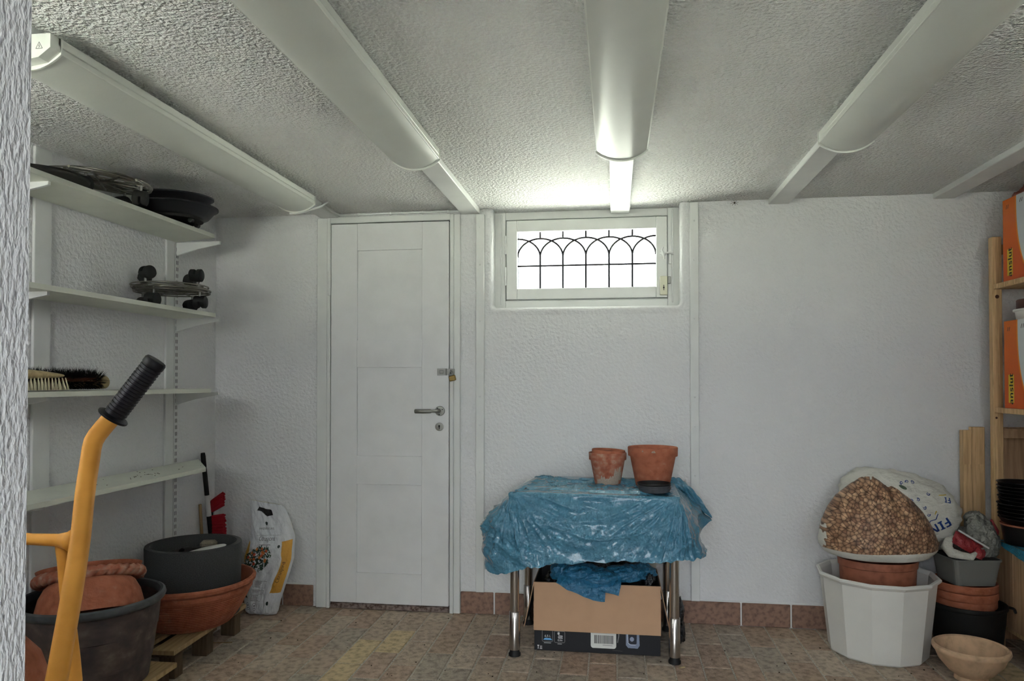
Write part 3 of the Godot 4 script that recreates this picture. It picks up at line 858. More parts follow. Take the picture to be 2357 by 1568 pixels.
	wood.grid(func(u, v):
		var a: float = TAU * u
		var z := lerpf(0.10, -0.15, v)
		var s := sin(PI * clampf(0.04 + v * 0.94, 0, 1))
		var hh := lerpf(0.026, 0.012, v)
		var ww := 0.03 * pow(s, 0.35)
		return V(cos(a) * ww, 0.05 + hh * 0.5 + sin(a) * hh * 0.8 * pow(s, 0.25), z), 20, 16, 1)
	part("handle", wood, M.brush_wood, hb)
	var tufts := B.new()
	for i in 15:
		for j in 4:
			var z := 0.08 - i * 0.0158
			var x := -0.022 + j * 0.0147
			for k in 9:
				var sp := V(rng.randf_range(-0.005, 0.005) + (j - 1.5) * 0.0025, 0, rng.randf_range(-0.006, 0.006) - (0.012 if i > 12 else 0.0))
				tufts.tube([V(x, 0.048, z), V(x, 0.004, z) + sp], [0.0016, 0.0009], 4, 1.0, false)
	part("bristles", tufts, M.pale_bristle, hb, "stuff")
	var db := thing("dust_brush", "shaggy black round dust brush with a wooden end on the third shelf", "brush", V(-2.09, 1.1945, 1.0), 0.0, "brushes on the third shelf")
	part("core", B.new().tube([V(0, 0.03, 0.08), V(0, 0.03, 0.58)], 0.02, 14), M.brush_wood, db)
	part("wooden_end", B.new().tube([V(0, 0.032, 0.058), V(0, 0.032, 0.062), V(0, 0.032, 0.1), V(0, 0.032, 0.105)], [0.022, 0.027, 0.027, 0.024], 20), M.brush_wood, db)
	var hair := B.new(); var mid := B.new()
	for i in 4200:
		var z := rng.randf_range(0.1, 0.56)
		var a := rng.randf_range(0, TAU)
		var ln := rng.randf_range(0.026, 0.042) * (0.8 if sin(a) < -0.2 else 1.15)
		var d := V(cos(a), sin(a), rng.randf_range(-0.5, 0.3)).normalized()
		var p := V(0, 0.034, z) + V(cos(a), sin(a), 0) * 0.016
		var q := p + d * ln
		q.y = maxf(q.y, 0.003)
		var bb: B = mid if (absf(a - 0.1) < 0.25 and z > 0.17 and z < 0.4) else hair
		bb.g = 1
		var sd := d.cross(V(0.3, 0.5, 0.8)).normalized() * 0.0016
		var s2 := d.cross(sd).normalized() * 0.0016
		bb.tri(p - sd, p + sd, q); bb.tri(p - s2, p + s2, q)
	part("bristles", hair, M.black_bristle, db, "stuff")
	part("worn_bristles", mid, M.rust_bristle, db, "stuff")
	# crumbs on the lowest shelf
	var cr := B.new()
	for i in 30:
		var p := V(rng.randf_range(-2.17, -1.99), 0.8155, rng.randf_range(0.45, 1.25))
		if i < 16: p = V(-2.05 + rng.randfn(0, 0.03), 0.8155, 0.85 + rng.randfn(0, 0.06))
		cr.box(p, V(rng.randf_range(0.001, 0.004), 0.002, rng.randf_range(0.002, 0.009)), 0.001)
	solo("dirt_crumbs", cr, M.dirt, "dry dirt crumbs scattered on the lowest white shelf", "dirt").set_meta("kind", "stuff")

# ---------------------------------------------------------------- left floor
func left_floor() -> void:
	# pallets
	var p1 := thing("pallet", "weathered wooden pallet under the wide terracotta bowl", "pallet", V(-1.8, 0, 0.42), 0.04, "wooden pallets on the floor")
	for k in 3: part("deck_board", B.new().span(V(-0.1 - 0.15 * k, 0.112, 0.0), V(-0.15 * k, 0.132, 0.63), 0.002), M.pallet_wood, p1)
	for z in [0.02, 0.28, 0.53]:
		part("cross_board", B.new().span(V(-0.39, 0.094, z - 0.015), V(-0.01, 0.1118, z + 0.075), 0.002), M.old_wood, p1)
		for k in 3: part("block", B.new().span(V(-0.09 - 0.15 * k, 0.0, z), V(-0.02 - 0.15 * k, 0.094, z + 0.06), 0.002), M.old_wood, p1)
	var p2 := thing("pallet", "weathered wooden pallet under the big dark tub", "pallet", V(-1.745, 0, 1.075), 0.02, "wooden pallets on the floor")
	for k in 3: part("deck_board", B.new().span(V(-0.125 - 0.15 * k, 0.078, 0.0), V(-0.15 * k, 0.098, 0.72), 0.002), M.pallet_wood, p2)
	for z in [0.03, 0.32, 0.6]:
		for k in 3: part("block", B.new().span(V(-0.105 - 0.15 * k, 0.0, z), V(-0.015 - 0.15 * k, 0.078, z + 0.08), 0.002), M.old_wood, p2)
	# wide ribbed bowl
	var pr := [Vector2(0, 0), Vector2(0.175, 0.0)]
	var n := 15
	for k in n + 1:
		var t := float(k) / n
		var r := lerpf(0.18, 0.262, pow(t, 0.8))
		pr.append(Vector2(r + 0.0022, t * 0.135 + 0.004))
		if k < n: pr.append(Vector2(r, t * 0.135 + 0.0065))
	for q in [[0.266, 0.147], [0.271, 0.15], [0.272, 0.166], [0.268, 0.17], [0.276, 0.175], [0.285, 0.182], [0.287, 0.194], [0.282, 0.201], [0.272, 0.202], [0.266, 0.196], [0.255, 0.15], [0.17, 0.018], [0.0, 0.016]]: pr.append(Vector2(q[0], q[1]))
	solo("terracotta_bowl", B.new().lathe(pr, 64), M.terracotta, "wide ribbed terracotta bowl on the pallet holding a black pot", "bowl", V(-1.926, 0.1325, 0.70))
	# black cylinder pot standing in it
	var cy := thing("black_pot", "black concrete cylinder pot standing in the wide terracotta bowl", "pot", V(-1.935, 0.1515, 0.655))
	part("body", B.new().lathe([Vector2(0, 0), Vector2(0.198, 0), Vector2(0.203, 0.004), Vector2(0.209, 0.32), Vector2(0.207, 0.327), Vector2(0.187, 0.329), Vector2(0.184, 0.324), Vector2(0.18, 0.02), Vector2(0, 0.018)], 64), M.black_concrete, cy)
	var sf := noise(8.0, 3, FastNoiseLite.TYPE_SIMPLEX, 61)
	part("soil", B.new().lathe([Vector2(0.181, 0.2), Vector2(0.18, 0.268), Vector2(0.12, 0.28), Vector2(0.06, 0.276), Vector2(0, 0.279)], 40, func(a, r): return r.x * (1.0 + 0.015 * sin(a * 7))), M.soil, cy)
	var st := solo("pale_stone", B.new().box(V(0, 0.018, 0), V(0.075, 0.035, 0.05), 0.012), M.stone, "pale rough stone lying in the black pot", "stone", V(-1.93, 0.431, 0.54))
	st.rotation.y = 0.3
	var di := solo("white_dish", B.new().lathe([Vector2(0, 0), Vector2(0.08, 0), Vector2(0.095, 0.008), Vector2(0.09, 0.012), Vector2(0, 0.01)], 40), M.white_plastic, "white dish leaning inside the black pot's front edge", "dish", V(-1.862, 0.447, 0.685))
	di.rotation = V(0.0, 0.0, 0.2)
	solo("pot_shard", B.new().grid(func(u, v): return V(0.025 * cos(PI * u), 0.025 * sin(PI * u), 0.04 * v), 10, 2, 1).grid(func(u, v): return V(-0.021 * cos(PI * u), 0.021 * sin(PI * u), 0.04 * v), 10, 2, 2), M.black_plastic, "curved black shard on the soil of the black pot", "shard", V(-1.985, 0.43, 0.62))
	# big dark tub with terracotta in it
	var tb := thing("dark_tub", "big dark stained tub at the left holding terracotta saucers", "tub", V(-1.955, 0.0985, 1.295))
	part("body", B.new().lathe([Vector2(0, 0), Vector2(0.19, 0), Vector2(0.197, 0.006), Vector2(0.207, 0.08), Vector2(0.21, 0.082), Vector2(0.226, 0.2), Vector2(0.229, 0.202), Vector2(0.238, 0.3), Vector2(0.232, 0.3), Vector2(0.19, 0.02), Vector2(0, 0.018)], 64), M.dark_tub, tb)
	part("rim", B.new().lathe([Vector2(0.23, 0.3), Vector2(0.245, 0.296), Vector2(0.252, 0.302), Vector2(0.256, 0.312), Vector2(0.253, 0.323), Vector2(0.244, 0.328), Vector2(0.235, 0.325), Vector2(0.23, 0.315), Vector2(0.23, 0.3)], 64), M.dark_tub_rim, tb)
	var lean := Basis(V(0.77, 0, -0.62).normalized(), -0.34)   # both lean away from the camera side
	var sp := [Vector2(0, 0.1), Vector2(0.125, 0.1), Vector2(0.137, 0.096), Vector2(0.15, 0.084), Vector2(0.168, 0.05), Vector2(0.18, 0.0), Vector2(0.183, -0.02), Vector2(0.172, -0.02), Vector2(0.158, 0.05), Vector2(0.125, 0.088), Vector2(0, 0.09)]
	sp.reverse()
	var s1 := solo("terracotta_bowl", B.new().lathe(sp, 56), M.terracotta, "smooth upturned terracotta bowl lying in the dark tub", "bowl", V(-1.935, 0.385, 1.325), "terracotta pieces in the dark tub")
	s1.basis = lean
	var rope := B.new()
	rope.grid(func(u, v):
		var a: float = -TAU * u
		var b: float = TAU * v
		var rr := 0.0165 + 0.0065 * absf(sin(17.0 * a + b * 1.5))
		return V(cos(a) * (0.172 + cos(b) * rr), sin(b) * rr * 1.05, sin(a) * (0.172 + cos(b) * rr)), 360, 14, 1)
	var s2 := thing("rope_edged_saucer", "terracotta saucer with a twisted rope edge in the dark tub", "saucer", V(-2.0, 0.475, 1.245), 0.0, "terracotta pieces in the dark tub")
	part("rope_edge", rope, M.limed_terracotta, s2)
	part("dish", B.new().lathe([Vector2(0, -0.03), Vector2(0.13, -0.03), Vector2(0.158, -0.015), Vector2(0.165, 0.018), Vector2(0.178, 0.03), Vector2(0.18, 0.037), Vector2(0.165, 0.037), Vector2(0.14, -0.012), Vector2(0, -0.015)], 56), M.terracotta, s2)
	s2.basis = lean
	# round terracotta jar at the edge of the view
	var jar := solo("terracotta_jar", B.new().lathe([Vector2(0, 0), Vector2(0.075, 0), Vector2(0.09, 0.01), Vector2(0.125, 0.2), Vector2(0.13, 0.35), Vector2(0.125, 0.47), Vector2(0.1, 0.55), Vector2(0.06, 0.6), Vector2(0.06, 0.63), Vector2(0.05, 0.63), Vector2(0.05, 0.58), Vector2(0, 0.57)], 48), M.terracotta, "round terracotta jar half hidden by the wall end, lower left", "jar", V(-1.505, 0.0, 2.205))
	# hand truck
	var ht := thing("hand_truck", "yellow hand truck with a ribbed black handle grip beside the wall end", "hand truck")
	var arm := [V(-0.997, 1.239, 2.367), V(-1.046, 1.168, 2.381), V(-1.072, 1.13, 2.394), V(-1.083, 1.104, 2.406), V(-1.079, 1.07, 2.42), V(-1.065, 1.0, 2.452), V(-1.045, 0.923, 2.488), V(-1.022, 0.839, 2.535), V(-0.999, 0.737, 2.590), V(-0.985, 0.66, 2.63), V(-0.93, 0.3, 2.82), V(-0.9, 0.1, 2.92)]
	var shift := V(-0.40, 0, -0.03)
	for k in 2:
		var path := arm.map(func(p): return p + shift * k)
		part("arm", smooth_tube(path, 0.0172, 36, 0.95), M.yellow_plastic, ht)
		var dir: Vector3 = (path[0] - path[1]).normalized()
		var gp := part("grip", B.new(), M.grip_rubber, ht)
		var gpr := [Vector2(0.0, -0.028), Vector2(0.031, -0.028), Vector2(0.0325, -0.026), Vector2(0.0325, -0.023), Vector2(0.03, -0.021), Vector2(0.0215, -0.019)]
		for i in 16:
			var y := -0.014 + i * 0.0076
			gpr.append(Vector2(0.0212, y)); gpr.append(Vector2(0.0228, y + 0.0008)); gpr.append(Vector2(0.0228, y + 0.0045)); gpr.append(Vector2(0.0212, y + 0.0054))
		gpr.append_array([Vector2(0.0235, 0.11), Vector2(0.0235, 0.12), Vector2(0.021, 0.124), Vector2(0, 0.124)])
		gp.mesh = B.new().lathe(gpr, 28).done()
		gp.position = path[1] + dir * 0.008
		gp.basis = Basis(Quaternion(V(0, 1, 0), dir))
		# strut beside the arm
		var s_ := [V(-1.098, 0.905, 2.47), V(-1.092, 0.87, 2.474), V(-1.083, 0.822, 2.482), V(-1.069, 0.739, 2.489), V(-1.055, 0.683, 2.496), V(-1.044, 0.646, 2.504), V(-0.97, 0.3, 2.6), V(-0.93, 0.1, 2.7)].map(func(p): return p + V(0, 0, -0.004) + shift * k)
		part("strut", B.new().tube(s_, [0.018, 0.0155, 0.0135, 0.0125, 0.0125, 0.0125, 0.0125, 0.0125], 18), M.yellow_plastic, ht)
	var cb := [V(-1.36, 0.912, 2.46), V(-1.30, 0.912, 2.466), V(-1.16, 0.912, 2.478), V(-1.10, 0.913, 2.482), V(-1.075, 0.913, 2.484), V(-1.062, 0.914, 2.486), V(-1.052, 0.914, 2.487)]
	part("crossbar", B.new().tube(cb, [0.03, 0.0145, 0.0115, 0.0125, 0.018, 0.024, 0.016], 18), M.yellow_plastic, ht)
	part("crossbar", B.new().tube([V(-0.93, 0.3, 2.82) + shift, V(-0.93, 0.3, 2.82)], 0.014, 14), M.yellow_plastic, ht)
	part("toe_plate", B.new().span(V(-1.21, 0.004, 2.62), V(-0.88, 0.012, 2.96), 0.002), M.black_plastic, ht)
	for x in [-1.27, -0.84]:
		var wh := part("wheel", B.new().lathe([Vector2(0, -0.02), Vector2(0.05, -0.02), Vector2(0.06, -0.014), Vector2(0.1, -0.022), Vector2(0.11, -0.012), Vector2(0.11, 0.012), Vector2(0.1, 0.022), Vector2(0.06, 0.014), Vector2(0.05, 0.02), Vector2(0, 0.02)], 32), M.black_plastic, ht)
		wh.position = V(x, 0.11, 2.93)
		wh.rotation.z = PI / 2
	part("axle", B.new().tube([V(-1.27, 0.11, 2.93), V(-0.84, 0.11, 2.93)], 0.008, 10), M.steel, ht)
	# broom and stick in the corner
	var bro := thing("broom", "broom with a black handle and red bristles leaning in the corner", "broom")
	var top := V(-2.19, 0.845, 0.165); var bot := V(-2.152, 0.015, 0.075)
	part("handle", B.new().tube([top, top.lerp(bot, 0.02), bot], [0.0105, 0.0125, 0.0125], 16), M.black_plastic, bro)
	part("label_sleeve", B.new().tube([top.lerp(bot, 0.277), top.lerp(bot, 0.415)], 0.0129, 16, 1.0, false), M.paper_white, bro)
	part("head", B.new().span(V(-2.178, 0.2, 0.095), V(-2.166, 0.58, 0.115), 0.004), M.black_plastic, bro)
	var rb := B.new()
	for i in 22:
		for j in 3:
			var y := 0.22 + i * 0.017
			var tilt := 0.25 if i > 17 else 0.06
			if i == 17: continue
			for k in 5:
				var p := V(-2.167, y + rng.randf_range(-0.006, 0.006), 0.098 + j * 0.011)
				var q := p + V(0.062 + 0.02 * (1.0 - i / 22.0) + rng.randf_range(-0.005, 0.005), (0.062 if i > 17 else 0.012) * 0.5 + rng.randf_range(-0.006, 0.006) + tilt * 0.03, rng.randf_range(-0.004, 0.004))
				rb.tube([p, q], [0.0045, 0.005], 5)
	part("bristles", rb, M.red_bristle, bro, "stuff")
	solo("wooden_stick", B.new().tube([V(0, 0, 0), V(-0.014, 0.565, 0.04)], 0.008, 12), M.pallet_wood, "short bare wooden stick leaning behind the broom", "stick", V(-2.19, 0.004, 0.125))
	soil_bag()

func smooth_tube(path: Array, r: float, segs: int, sq: float) -> B:
	var c := Curve3D.new()
	for i in path.size():
		var d: Vector3 = (path[mini(i + 1, path.size() - 1)] - path[maxi(i - 1, 0)]) / 6.0
		c.add_point(path[i], -d, d)
	c.bake_interval = 0.02
	return B.new().tube(Array(c.get_baked_points()), r, segs, sq, true, 3.6)

func soil_bag() -> void:
	var im := Image.create_empty(512, 1024, false, Image.FORMAT_RGB8)
	im.fill(Color(0.86, 0.865, 0.875))
	var ink := Color(0.12, 0.13, 0.13)
	# orange side bands
	fill_poly(im, [Vector2(405, 360), Vector2(500, 345), Vector2(500, 805), Vector2(390, 805), Vector2(425, 560)], Color(0.82, 0.6, 0.24))
	fill_poly(im, [Vector2(0, 350), Vector2(40, 380), Vector2(60, 450), Vector2(40, 560), Vector2(0, 560)], Color(0.8, 0.6, 0.26))
	words(im, "Citrusjord", Vector2(448, 620), 40, ink, -PI / 2 + 0.05)
	# black carrying slot
	fill_poly(im, [Vector2(150, 50), Vector2(330, 70), Vector2(340, 118), Vector2(250, 134), Vector2(190, 92), Vector2(120, 86)], grey(0.08))
	words(im, "HASSELFORS", Vector2(240, 242), 18, ink, 0.0, false, 1.25)
	fill_poly(im, [Vector2(225, 190), Vector2(240, 178), Vector2(262, 186), Vector2(254, 212), Vector2(232, 212)], Color(0.1, 0.16, 0.13))
	stroke(im, [Vector2(110, 306), Vector2(385, 300)], 2, grey(0.45))
	words(im, "Citrusjord", Vector2(235, 338), 48, ink, 0.0, false, 0.85)
	stroke(im, [Vector2(165, 388), Vector2(290, 386)], 6, grey(0.5))
	# little orange tree
	var r := RandomNumberGenerator.new()
	r.seed = 4
	for i in 230:
		var a := r.randf() * TAU
		var p := Vector2(170, 520) + Vector2(cos(a) * 135, sin(a) * 125) * sqrt(r.randf())
		p.x += (520 - p.y) * 0.35
		fill_poly(im, ell(p, r.randf_range(10, 19), r.randf_range(4, 7), 8, r.randf() * TAU), Color(0.1, 0.19, 0.14).lerp(Color(0.3, 0.38, 0.28), r.randf() * 0.6))
	for i in 20:
		var a := r.randf() * TAU
		var p := Vector2(170, 520) + Vector2(cos(a) * 120, sin(a) * 110) * sqrt(r.randf())
		p.x += (520 - p.y) * 0.35
		fill_poly(im, ell(p, 14, 14, 14), Color(0.75, 0.3, 0.2).lerp(Color(0.9, 0.7, 0.3), r.randf() * 0.6))
	fill_poly(im, [Vector2(30, 715), Vector2(100, 715), Vector2(84, 835), Vector2(40, 835)], Color(0.45, 0.17, 0.14))
	fill_poly(im, [Vector2(10, 835), Vector2(95, 835), Vector2(110, 858), Vector2(0, 858)], grey(0.1))
	# boxed small print, as lines
	for q in [[180, 700, 150, 60], [165, 780, 150, 30], [150, 822, 150, 60]]:
		stroke(im, [Vector2(q[0], q[1]), Vector2(q[0] + q[2], q[1]), Vector2(q[0] + q[2] - 8, q[1] + q[3]), Vector2(q[0] - 8, q[1] + q[3]), Vector2(q[0], q[1])], 2, grey(0.4))
		for k in int(q[3] / 12.0): stroke(im, [Vector2(q[0] + 12, q[1] + 9 + 11 * k), Vector2(q[0] + r.randf_range(70, 130), q[1] + 9 + 11 * k)], 4, grey(0.45))
	for x in [95, 200]:
		ring(im, Vector2(x, 930), 27, 3, grey(0.35))
		stroke(im, [Vector2(x - 12, 925), Vector2(x + 10, 922)], 7, grey(0.3))
		stroke(im, [Vector2(x - 12, 940), Vector2(x + 12, 940)], 5, grey(0.45))
	fill_poly(im, ell(Vector2(385, 900), 13, 18, 9), Color(0.1, 0.15, 0.12))
	fill_poly(im, ell(Vector2(380, 400), 11, 14, 9), Color(0.1, 0.15, 0.12))
	var m := pmat("soil_bag_print", im, 0.45)
	bump(m, M.crease, 0.5)
	var rows := [[0.0, V(-1.925, 0.004, 0.165), V(-1.765, 0.004, 0.165), 0.05], [0.05, V(-1.937, 0.02, 0.165), V(-1.756, 0.02, 0.165), 0.095], [0.12, V(-1.945, 0.07, 0.16), V(-1.748, 0.07, 0.16), 0.115], [0.3, V(-1.965, 0.18, 0.14), V(-1.722, 0.165, 0.14), 0.12], [0.5, V(-1.972, 0.29, 0.112), V(-1.694, 0.285, 0.112), 0.11], [0.68, V(-1.952, 0.39, 0.082), V(-1.702, 0.395, 0.082), 0.09], [0.83, V(-1.968, 0.475, 0.055), V(-1.742, 0.475, 0.055), 0.055], [0.93, V(-1.985, 0.535, 0.036), V(-1.775, 0.525, 0.036), 0.026], [1.0, V(-1.996, 0.578, 0.028), V(-1.80, 0.552, 0.028), 0.006]]
	var nz := noise(9.0, 3, FastNoiseLite.TYPE_SIMPLEX_SMOOTH, 71)
	var f := func(u: float, v: float, back: bool) -> Vector3:
		var k := 0
		while k < rows.size() - 2 and rows[k + 1][0] < v: k += 1
		var t: float = (v - rows[k][0]) / (rows[k + 1][0] - rows[k][0])
		var l: Vector3 = rows[k][1].lerp(rows[k + 1][1], t)
		var rr: Vector3 = rows[k][2].lerp(rows[k + 1][2], t)
		var th: float = lerpf(rows[k][3], rows[k + 1][3], t)
		var w := pow(maxf(0.0, 1.0 - pow(absf(2.0 * u - 1.0), 3.0)), 0.5)
		var p := l.lerp(rr, u)
		var s := nz.get_noise_3d(u * 0.6, v * 0.9, 5.0 if back else 0.0)
		var fold := (1.0 - absf(nz.get_noise_2d(u * 0.5 + v * 0.35 + 3.0, v * 0.25))) * 0.012 * smoothstep(0.45, 0.8, v)
		p.z += (-1.0 if back else 1.0) * (th * 0.5 * w + (s * 0.012 + fold) * w)
		p.z = maxf(p.z, 0.004)
		return p
	var o := thing("soil_bag", "half-empty white and orange bag of potting soil slumped against the wall", "bag")
	var b := B.new()
	b.grid(func(u, v): return f.call(u, v, false), 48, 80, 1)
	part("front", b, m, o)
	var bb := B.new()
	bb.grid(func(u, v): return f.call(1.0 - u, v, true), 24, 40, 1)
	bb.grid(func(u, v): return V(lerpf(-1.925, -1.765, u), 0.004, 0.165 + (0.025 if v < 0.5 else -0.025) * sin(PI * u)), 8, 1, 2)
	part("back", bb, M.white_film, o)

# ---------------------------------------------------------------- table
func table_group() -> void:
	var tb := thing("table", "small table on four tubular steel legs beneath the blue sheet", "table")
	part("table_top", B.new().span(V(-0.445, 0.706, 0.11), V(0.265, 0.731, 0.60), 0.006), M.white_paint, tb)
	for p in [[-0.444, 0.556], [0.259, 0.548], [-0.432, 0.13], [0.258, 0.13]]:
		var leg := part("leg", B.new().tube([V(p[0], 0.19, p[1]), V(p[0], 0.708, p[1])], 0.0205, 24), M.chrome, tb)
		part("sleeve", B.new().tube([V(p[0], 0.03, p[1]), V(p[0], 0.197, p[1]), V(p[0], 0.199, p[1])], [0.0245, 0.0245, 0.0225], 24), M.chrome, leg)
		part("foot", B.new().tube([V(p[0], 0.002, p[1]), V(p[0], 0.012, p[1]), V(p[0], 0.018, p[1]), V(p[0], 0.034, p[1])], [0.027, 0.027, 0.022, 0.021], 20), M.black_plastic, leg)
	# blue sheet: stations round the table edge, each with edge, knee and hem
	var S := [
		[V(-0.40, 0.744, 0.09), V(-0.50, 0.63, 0.09), V(-0.50, 0.42, 0.10)],
		[V(-0.43, 0.744, 0.30), V(-0.575, 0.60, 0.27), V(-0.55, 0.39, 0.30)],
		[V(-0.455, 0.744, 0.52), V(-0.612, 0.585, 0.47), V(-0.588, 0.384, 0.50)],
		[V(-0.463, 0.744, 0.60), V(-0.535, 0.585, 0.60), V(-0.53, 0.372, 0.60)],
		[V(-0.459, 0.743, 0.628), V(-0.445, 0.588, 0.65), V(-0.42, 0.408, 0.665)],
		[V(-0.40, 0.743, 0.63), V(-0.37, 0.60, 0.668), V(-0.34, 0.428, 0.675)],
		[V(-0.22, 0.742, 0.635), V(-0.211, 0.601, 0.672), V(-0.20, 0.452, 0.69)],
		[V(-0.03, 0.74, 0.64), V(-0.03, 0.60, 0.678), V(-0.026, 0.46, 0.69)],
		[V(0.13, 0.739, 0.643), V(0.13, 0.60, 0.68), V(0.125, 0.472, 0.69)],
		[V(0.25, 0.738, 0.645), V(0.255, 0.60, 0.69), V(0.235, 0.474, 0.70)],
		[V(0.275, 0.738, 0.635), V(0.305, 0.60, 0.675), V(0.30, 0.478, 0.68)],
		[V(0.285, 0.739, 0.58), V(0.348, 0.57, 0.60), V(0.385, 0.476, 0.60)],
		[V(0.288, 0.741, 0.40), V(0.372, 0.575, 0.47), V(0.408, 0.475, 0.52)],
		[V(0.29, 0.744, 0.25), V(0.385, 0.60, 0.33), V(0.395, 0.51, 0.36)],
		[V(0.29, 0.744, 0.10), V(0.42, 0.63, 0.19), V(0.46, 0.565, 0.20)],
		[V(0.27, 0.744, 0.085), V(0.36, 0.63, 0.12), V(0.40, 0.53, 0.13)]]
	var cr := noise(1.0, 3, FastNoiseLite.TYPE_SIMPLEX_SMOOTH, 81)
	var cell := noise(1.0, 1, FastNoiseLite.TYPE_CELLULAR, 82)
	cell.cellular_return_type = FastNoiseLite.RETURN_DISTANCE
	cell.domain_warp_enabled = true
	cell.domain_warp_amplitude = 0.4
	cell.domain_warp_frequency = 1.2
	var cat := func(a: Vector3, b: Vector3, c: Vector3, d: Vector3, t: float) -> Vector3: return b.cubic_interpolate(c, a, d, t)
	var at := func(k: int, u: float) -> Vector3:
		var x := u * (S.size() - 1)
		var i := mini(int(x), S.size() - 2)
		return cat.call(S[maxi(i - 1, 0)][k], S[i][k], S[i + 1][k], S[mini(i + 2, S.size() - 1)][k], x - i)
	var drape := func(u: float, v: float) -> Vector3:   # v 0 at the hem, 1 at the table edge
		var e: Vector3 = at.call(0, u); var m: Vector3 = at.call(1, u); var h: Vector3 = at.call(2, u)
		var w := 1.0 - v
		var side := V(e.x + 0.09, 0, e.z - 0.35)
		side = (V(side.x, 0, 0) if absf(side.x) / 0.37 > absf(side.z) / 0.28 else V(0, 0, side.z)).normalized()
		var R := 0.016
		var p: Vector3
		if w < 0.1:
			var a := w / 0.1 * PI / 2
			p = e - side * R * (1.0 - sin(a)) + V(0, -R * (1.0 - cos(a)), 0)
		elif w < 0.5: p = (e + V(0, -R, 0)).lerp(m, (w - 0.1) / 0.4)
		else: p = m.lerp(h, w * 2.0 - 1.0)
		var out := V(p.x + 0.09, 0, p.z - 0.35)
		out = V(out.x * (0.3 if absf(out.z) > 0.2 else 1.0), 0, out.z).normalized()
		var q := p * 5.0
		var n1 := cr.get_noise_3d(q.x, q.y * 1.2, q.z) * 0.018
		var n2 := (cell.get_noise_3d(p.x * 6.0 + p.y * 3.0, p.y * 6.0, p.z * 6.0) + 0.6) * 0.008
		var n3 := (cell.get_noise_3d(p.x * 16.0, p.y * 16.0 - p.x * 6.0, p.z * 16.0 + 9.0) + 0.6) * 0.0035
		# long swags that hang between the two front corners, and gathers at each corner
		var sw := p.y + 0.11 * (1.0 - pow((p.x + 0.09) / 0.38, 2.0))
		var sag := pow(1.0 - absf(cr.get_noise_2d(p.x * 1.3 + 7.0, sw * 6.0)), 4.0) * 0.015
		for cx in [-0.46, 0.28]:
			var an := atan2(p.x - cx, 0.76 - p.y)
			var far := Vector2(p.x - cx, 0.76 - p.y).length()
			sag += pow(1.0 - absf(cr.get_noise_2d(an * 3.2 + cx * 30.0, far * 1.5)), 4.0) * 0.02 * smoothstep(0.02, 0.12, far) * (1.0 - smoothstep(0.2, 0.42, far))
		var k := smoothstep(0.06, 0.2, w)
		p += out * (n1 + n2 + n3 + sag - 0.016) * k
		if w > 0.9: p.y += cr.get_noise_2d(u * 22.0, 3.0) * 0.014 * (w - 0.9) * 10.0
		return p
	var topf := func(u: float, v: float) -> Vector3:
		var e: Vector3 = at.call(0, u)
		var side := V(e.x + 0.09, 0, e.z - 0.35)
		side = (V(side.x, 0, 0) if absf(side.x) / 0.37 > absf(side.z) / 0.28 else V(0, 0, side.z)).normalized()
		e -= side * 0.016
		var p := V(-0.08, 0.7445, 0.3).lerp(e, v)
		var k := 1.0 - v
		var bumpy := maxf(0.0, (1.0 - absf(cr.get_noise_2d(p.x * 3.0 + 20.0, p.z * 14.0))) - 0.72) * 0.05 + (cell.get_noise_3d(p.x * 12.0, 3.0, p.z * 12.0) + 0.6) * 0.004
		p.y = maxf(e.y * v + 0.7445 * k, 0.738) + bumpy * smoothstep(0.0, 0.15, k)
		return p
	var sh := B.new()
	sh.grid(func(u, v): return drape.call(u, v / 0.66) if v < 0.66 else topf.call(u, (1.0 - v) / 0.34), 340, 110, 1)
	var o := thing("plastic_sheet", "crumpled blue plastic sheet draped over the small table", "plastic sheet")
	part("sheet", sh, M.blue_film, o)
	# back edge of the top, closing the sheet towards the wall
	var back := B.new()
	back.tri(V(-0.08, 0.7445, 0.3), V(0.27, 0.744, 0.085), V(-0.40, 0.744, 0.09))
	back.grid(func(u, v): return V(lerpf(0.27, -0.40, u), 0.744 - 0.12 * (1.0 - v), 0.087 - 0.02 * (1.0 - v)), 12, 2, 1)
	# gathered folds lying on the top and bunched at the back right corner
	back.grid(func(u, v):
		var a: float = TAU * u
		var p := V(-0.17, 0.752, 0.25).lerp(V(0.29, 0.75, 0.17), v)
		var r := 0.008 + 0.004 * sin(v * 19.0) + 0.003 * sin(v * 47.0)
		return p + V(0, cos(a) * r * 0.8, sin(a) * r * (1.4 + sin(v * 11.0) * 0.5)), 12, 60, 2)
	back.grid(func(u, v):
		var a: float = TAU * u
		var p := V(0.24, 0.75, 0.25).lerp(V(0.345, 0.70, 0.16), clampf(v * 2, 0, 1)).lerp(V(0.465, 0.575, 0.2), clampf(v * 2 - 1, 0, 1))
		var r := 0.035 + 0.012 * sin(a * 3 + v * 9.0) + 0.008 * sin(a * 7.0 - v * 23.0)
		r *= sin(PI * clampf(v * 0.96 + 0.04, 0, 1)) * 0.9 + 0.1
		return p + V(0, cos(a) * r, sin(a) * r), 40, 30, 3)
	part("bunched_folds", back, M.blue_film, o)
	table_pots()
	box_under_table()

func pot(r: float, h: float) -> Array:
	return [Vector2(0, 0), Vector2(r * 0.66, 0), Vector2(r * 0.68, 0.003), Vector2(r * 0.91, h * 0.77), Vector2(r * 0.985, h * 0.775), Vector2(r * 0.99, h * 0.79), Vector2(r, h * 0.985), Vector2(r * 0.985, h), Vector2(r * 0.93, h), Vector2(r * 0.91, h * 0.98), Vector2(r * 0.6, 0.02), Vector2(0, 0.018)]

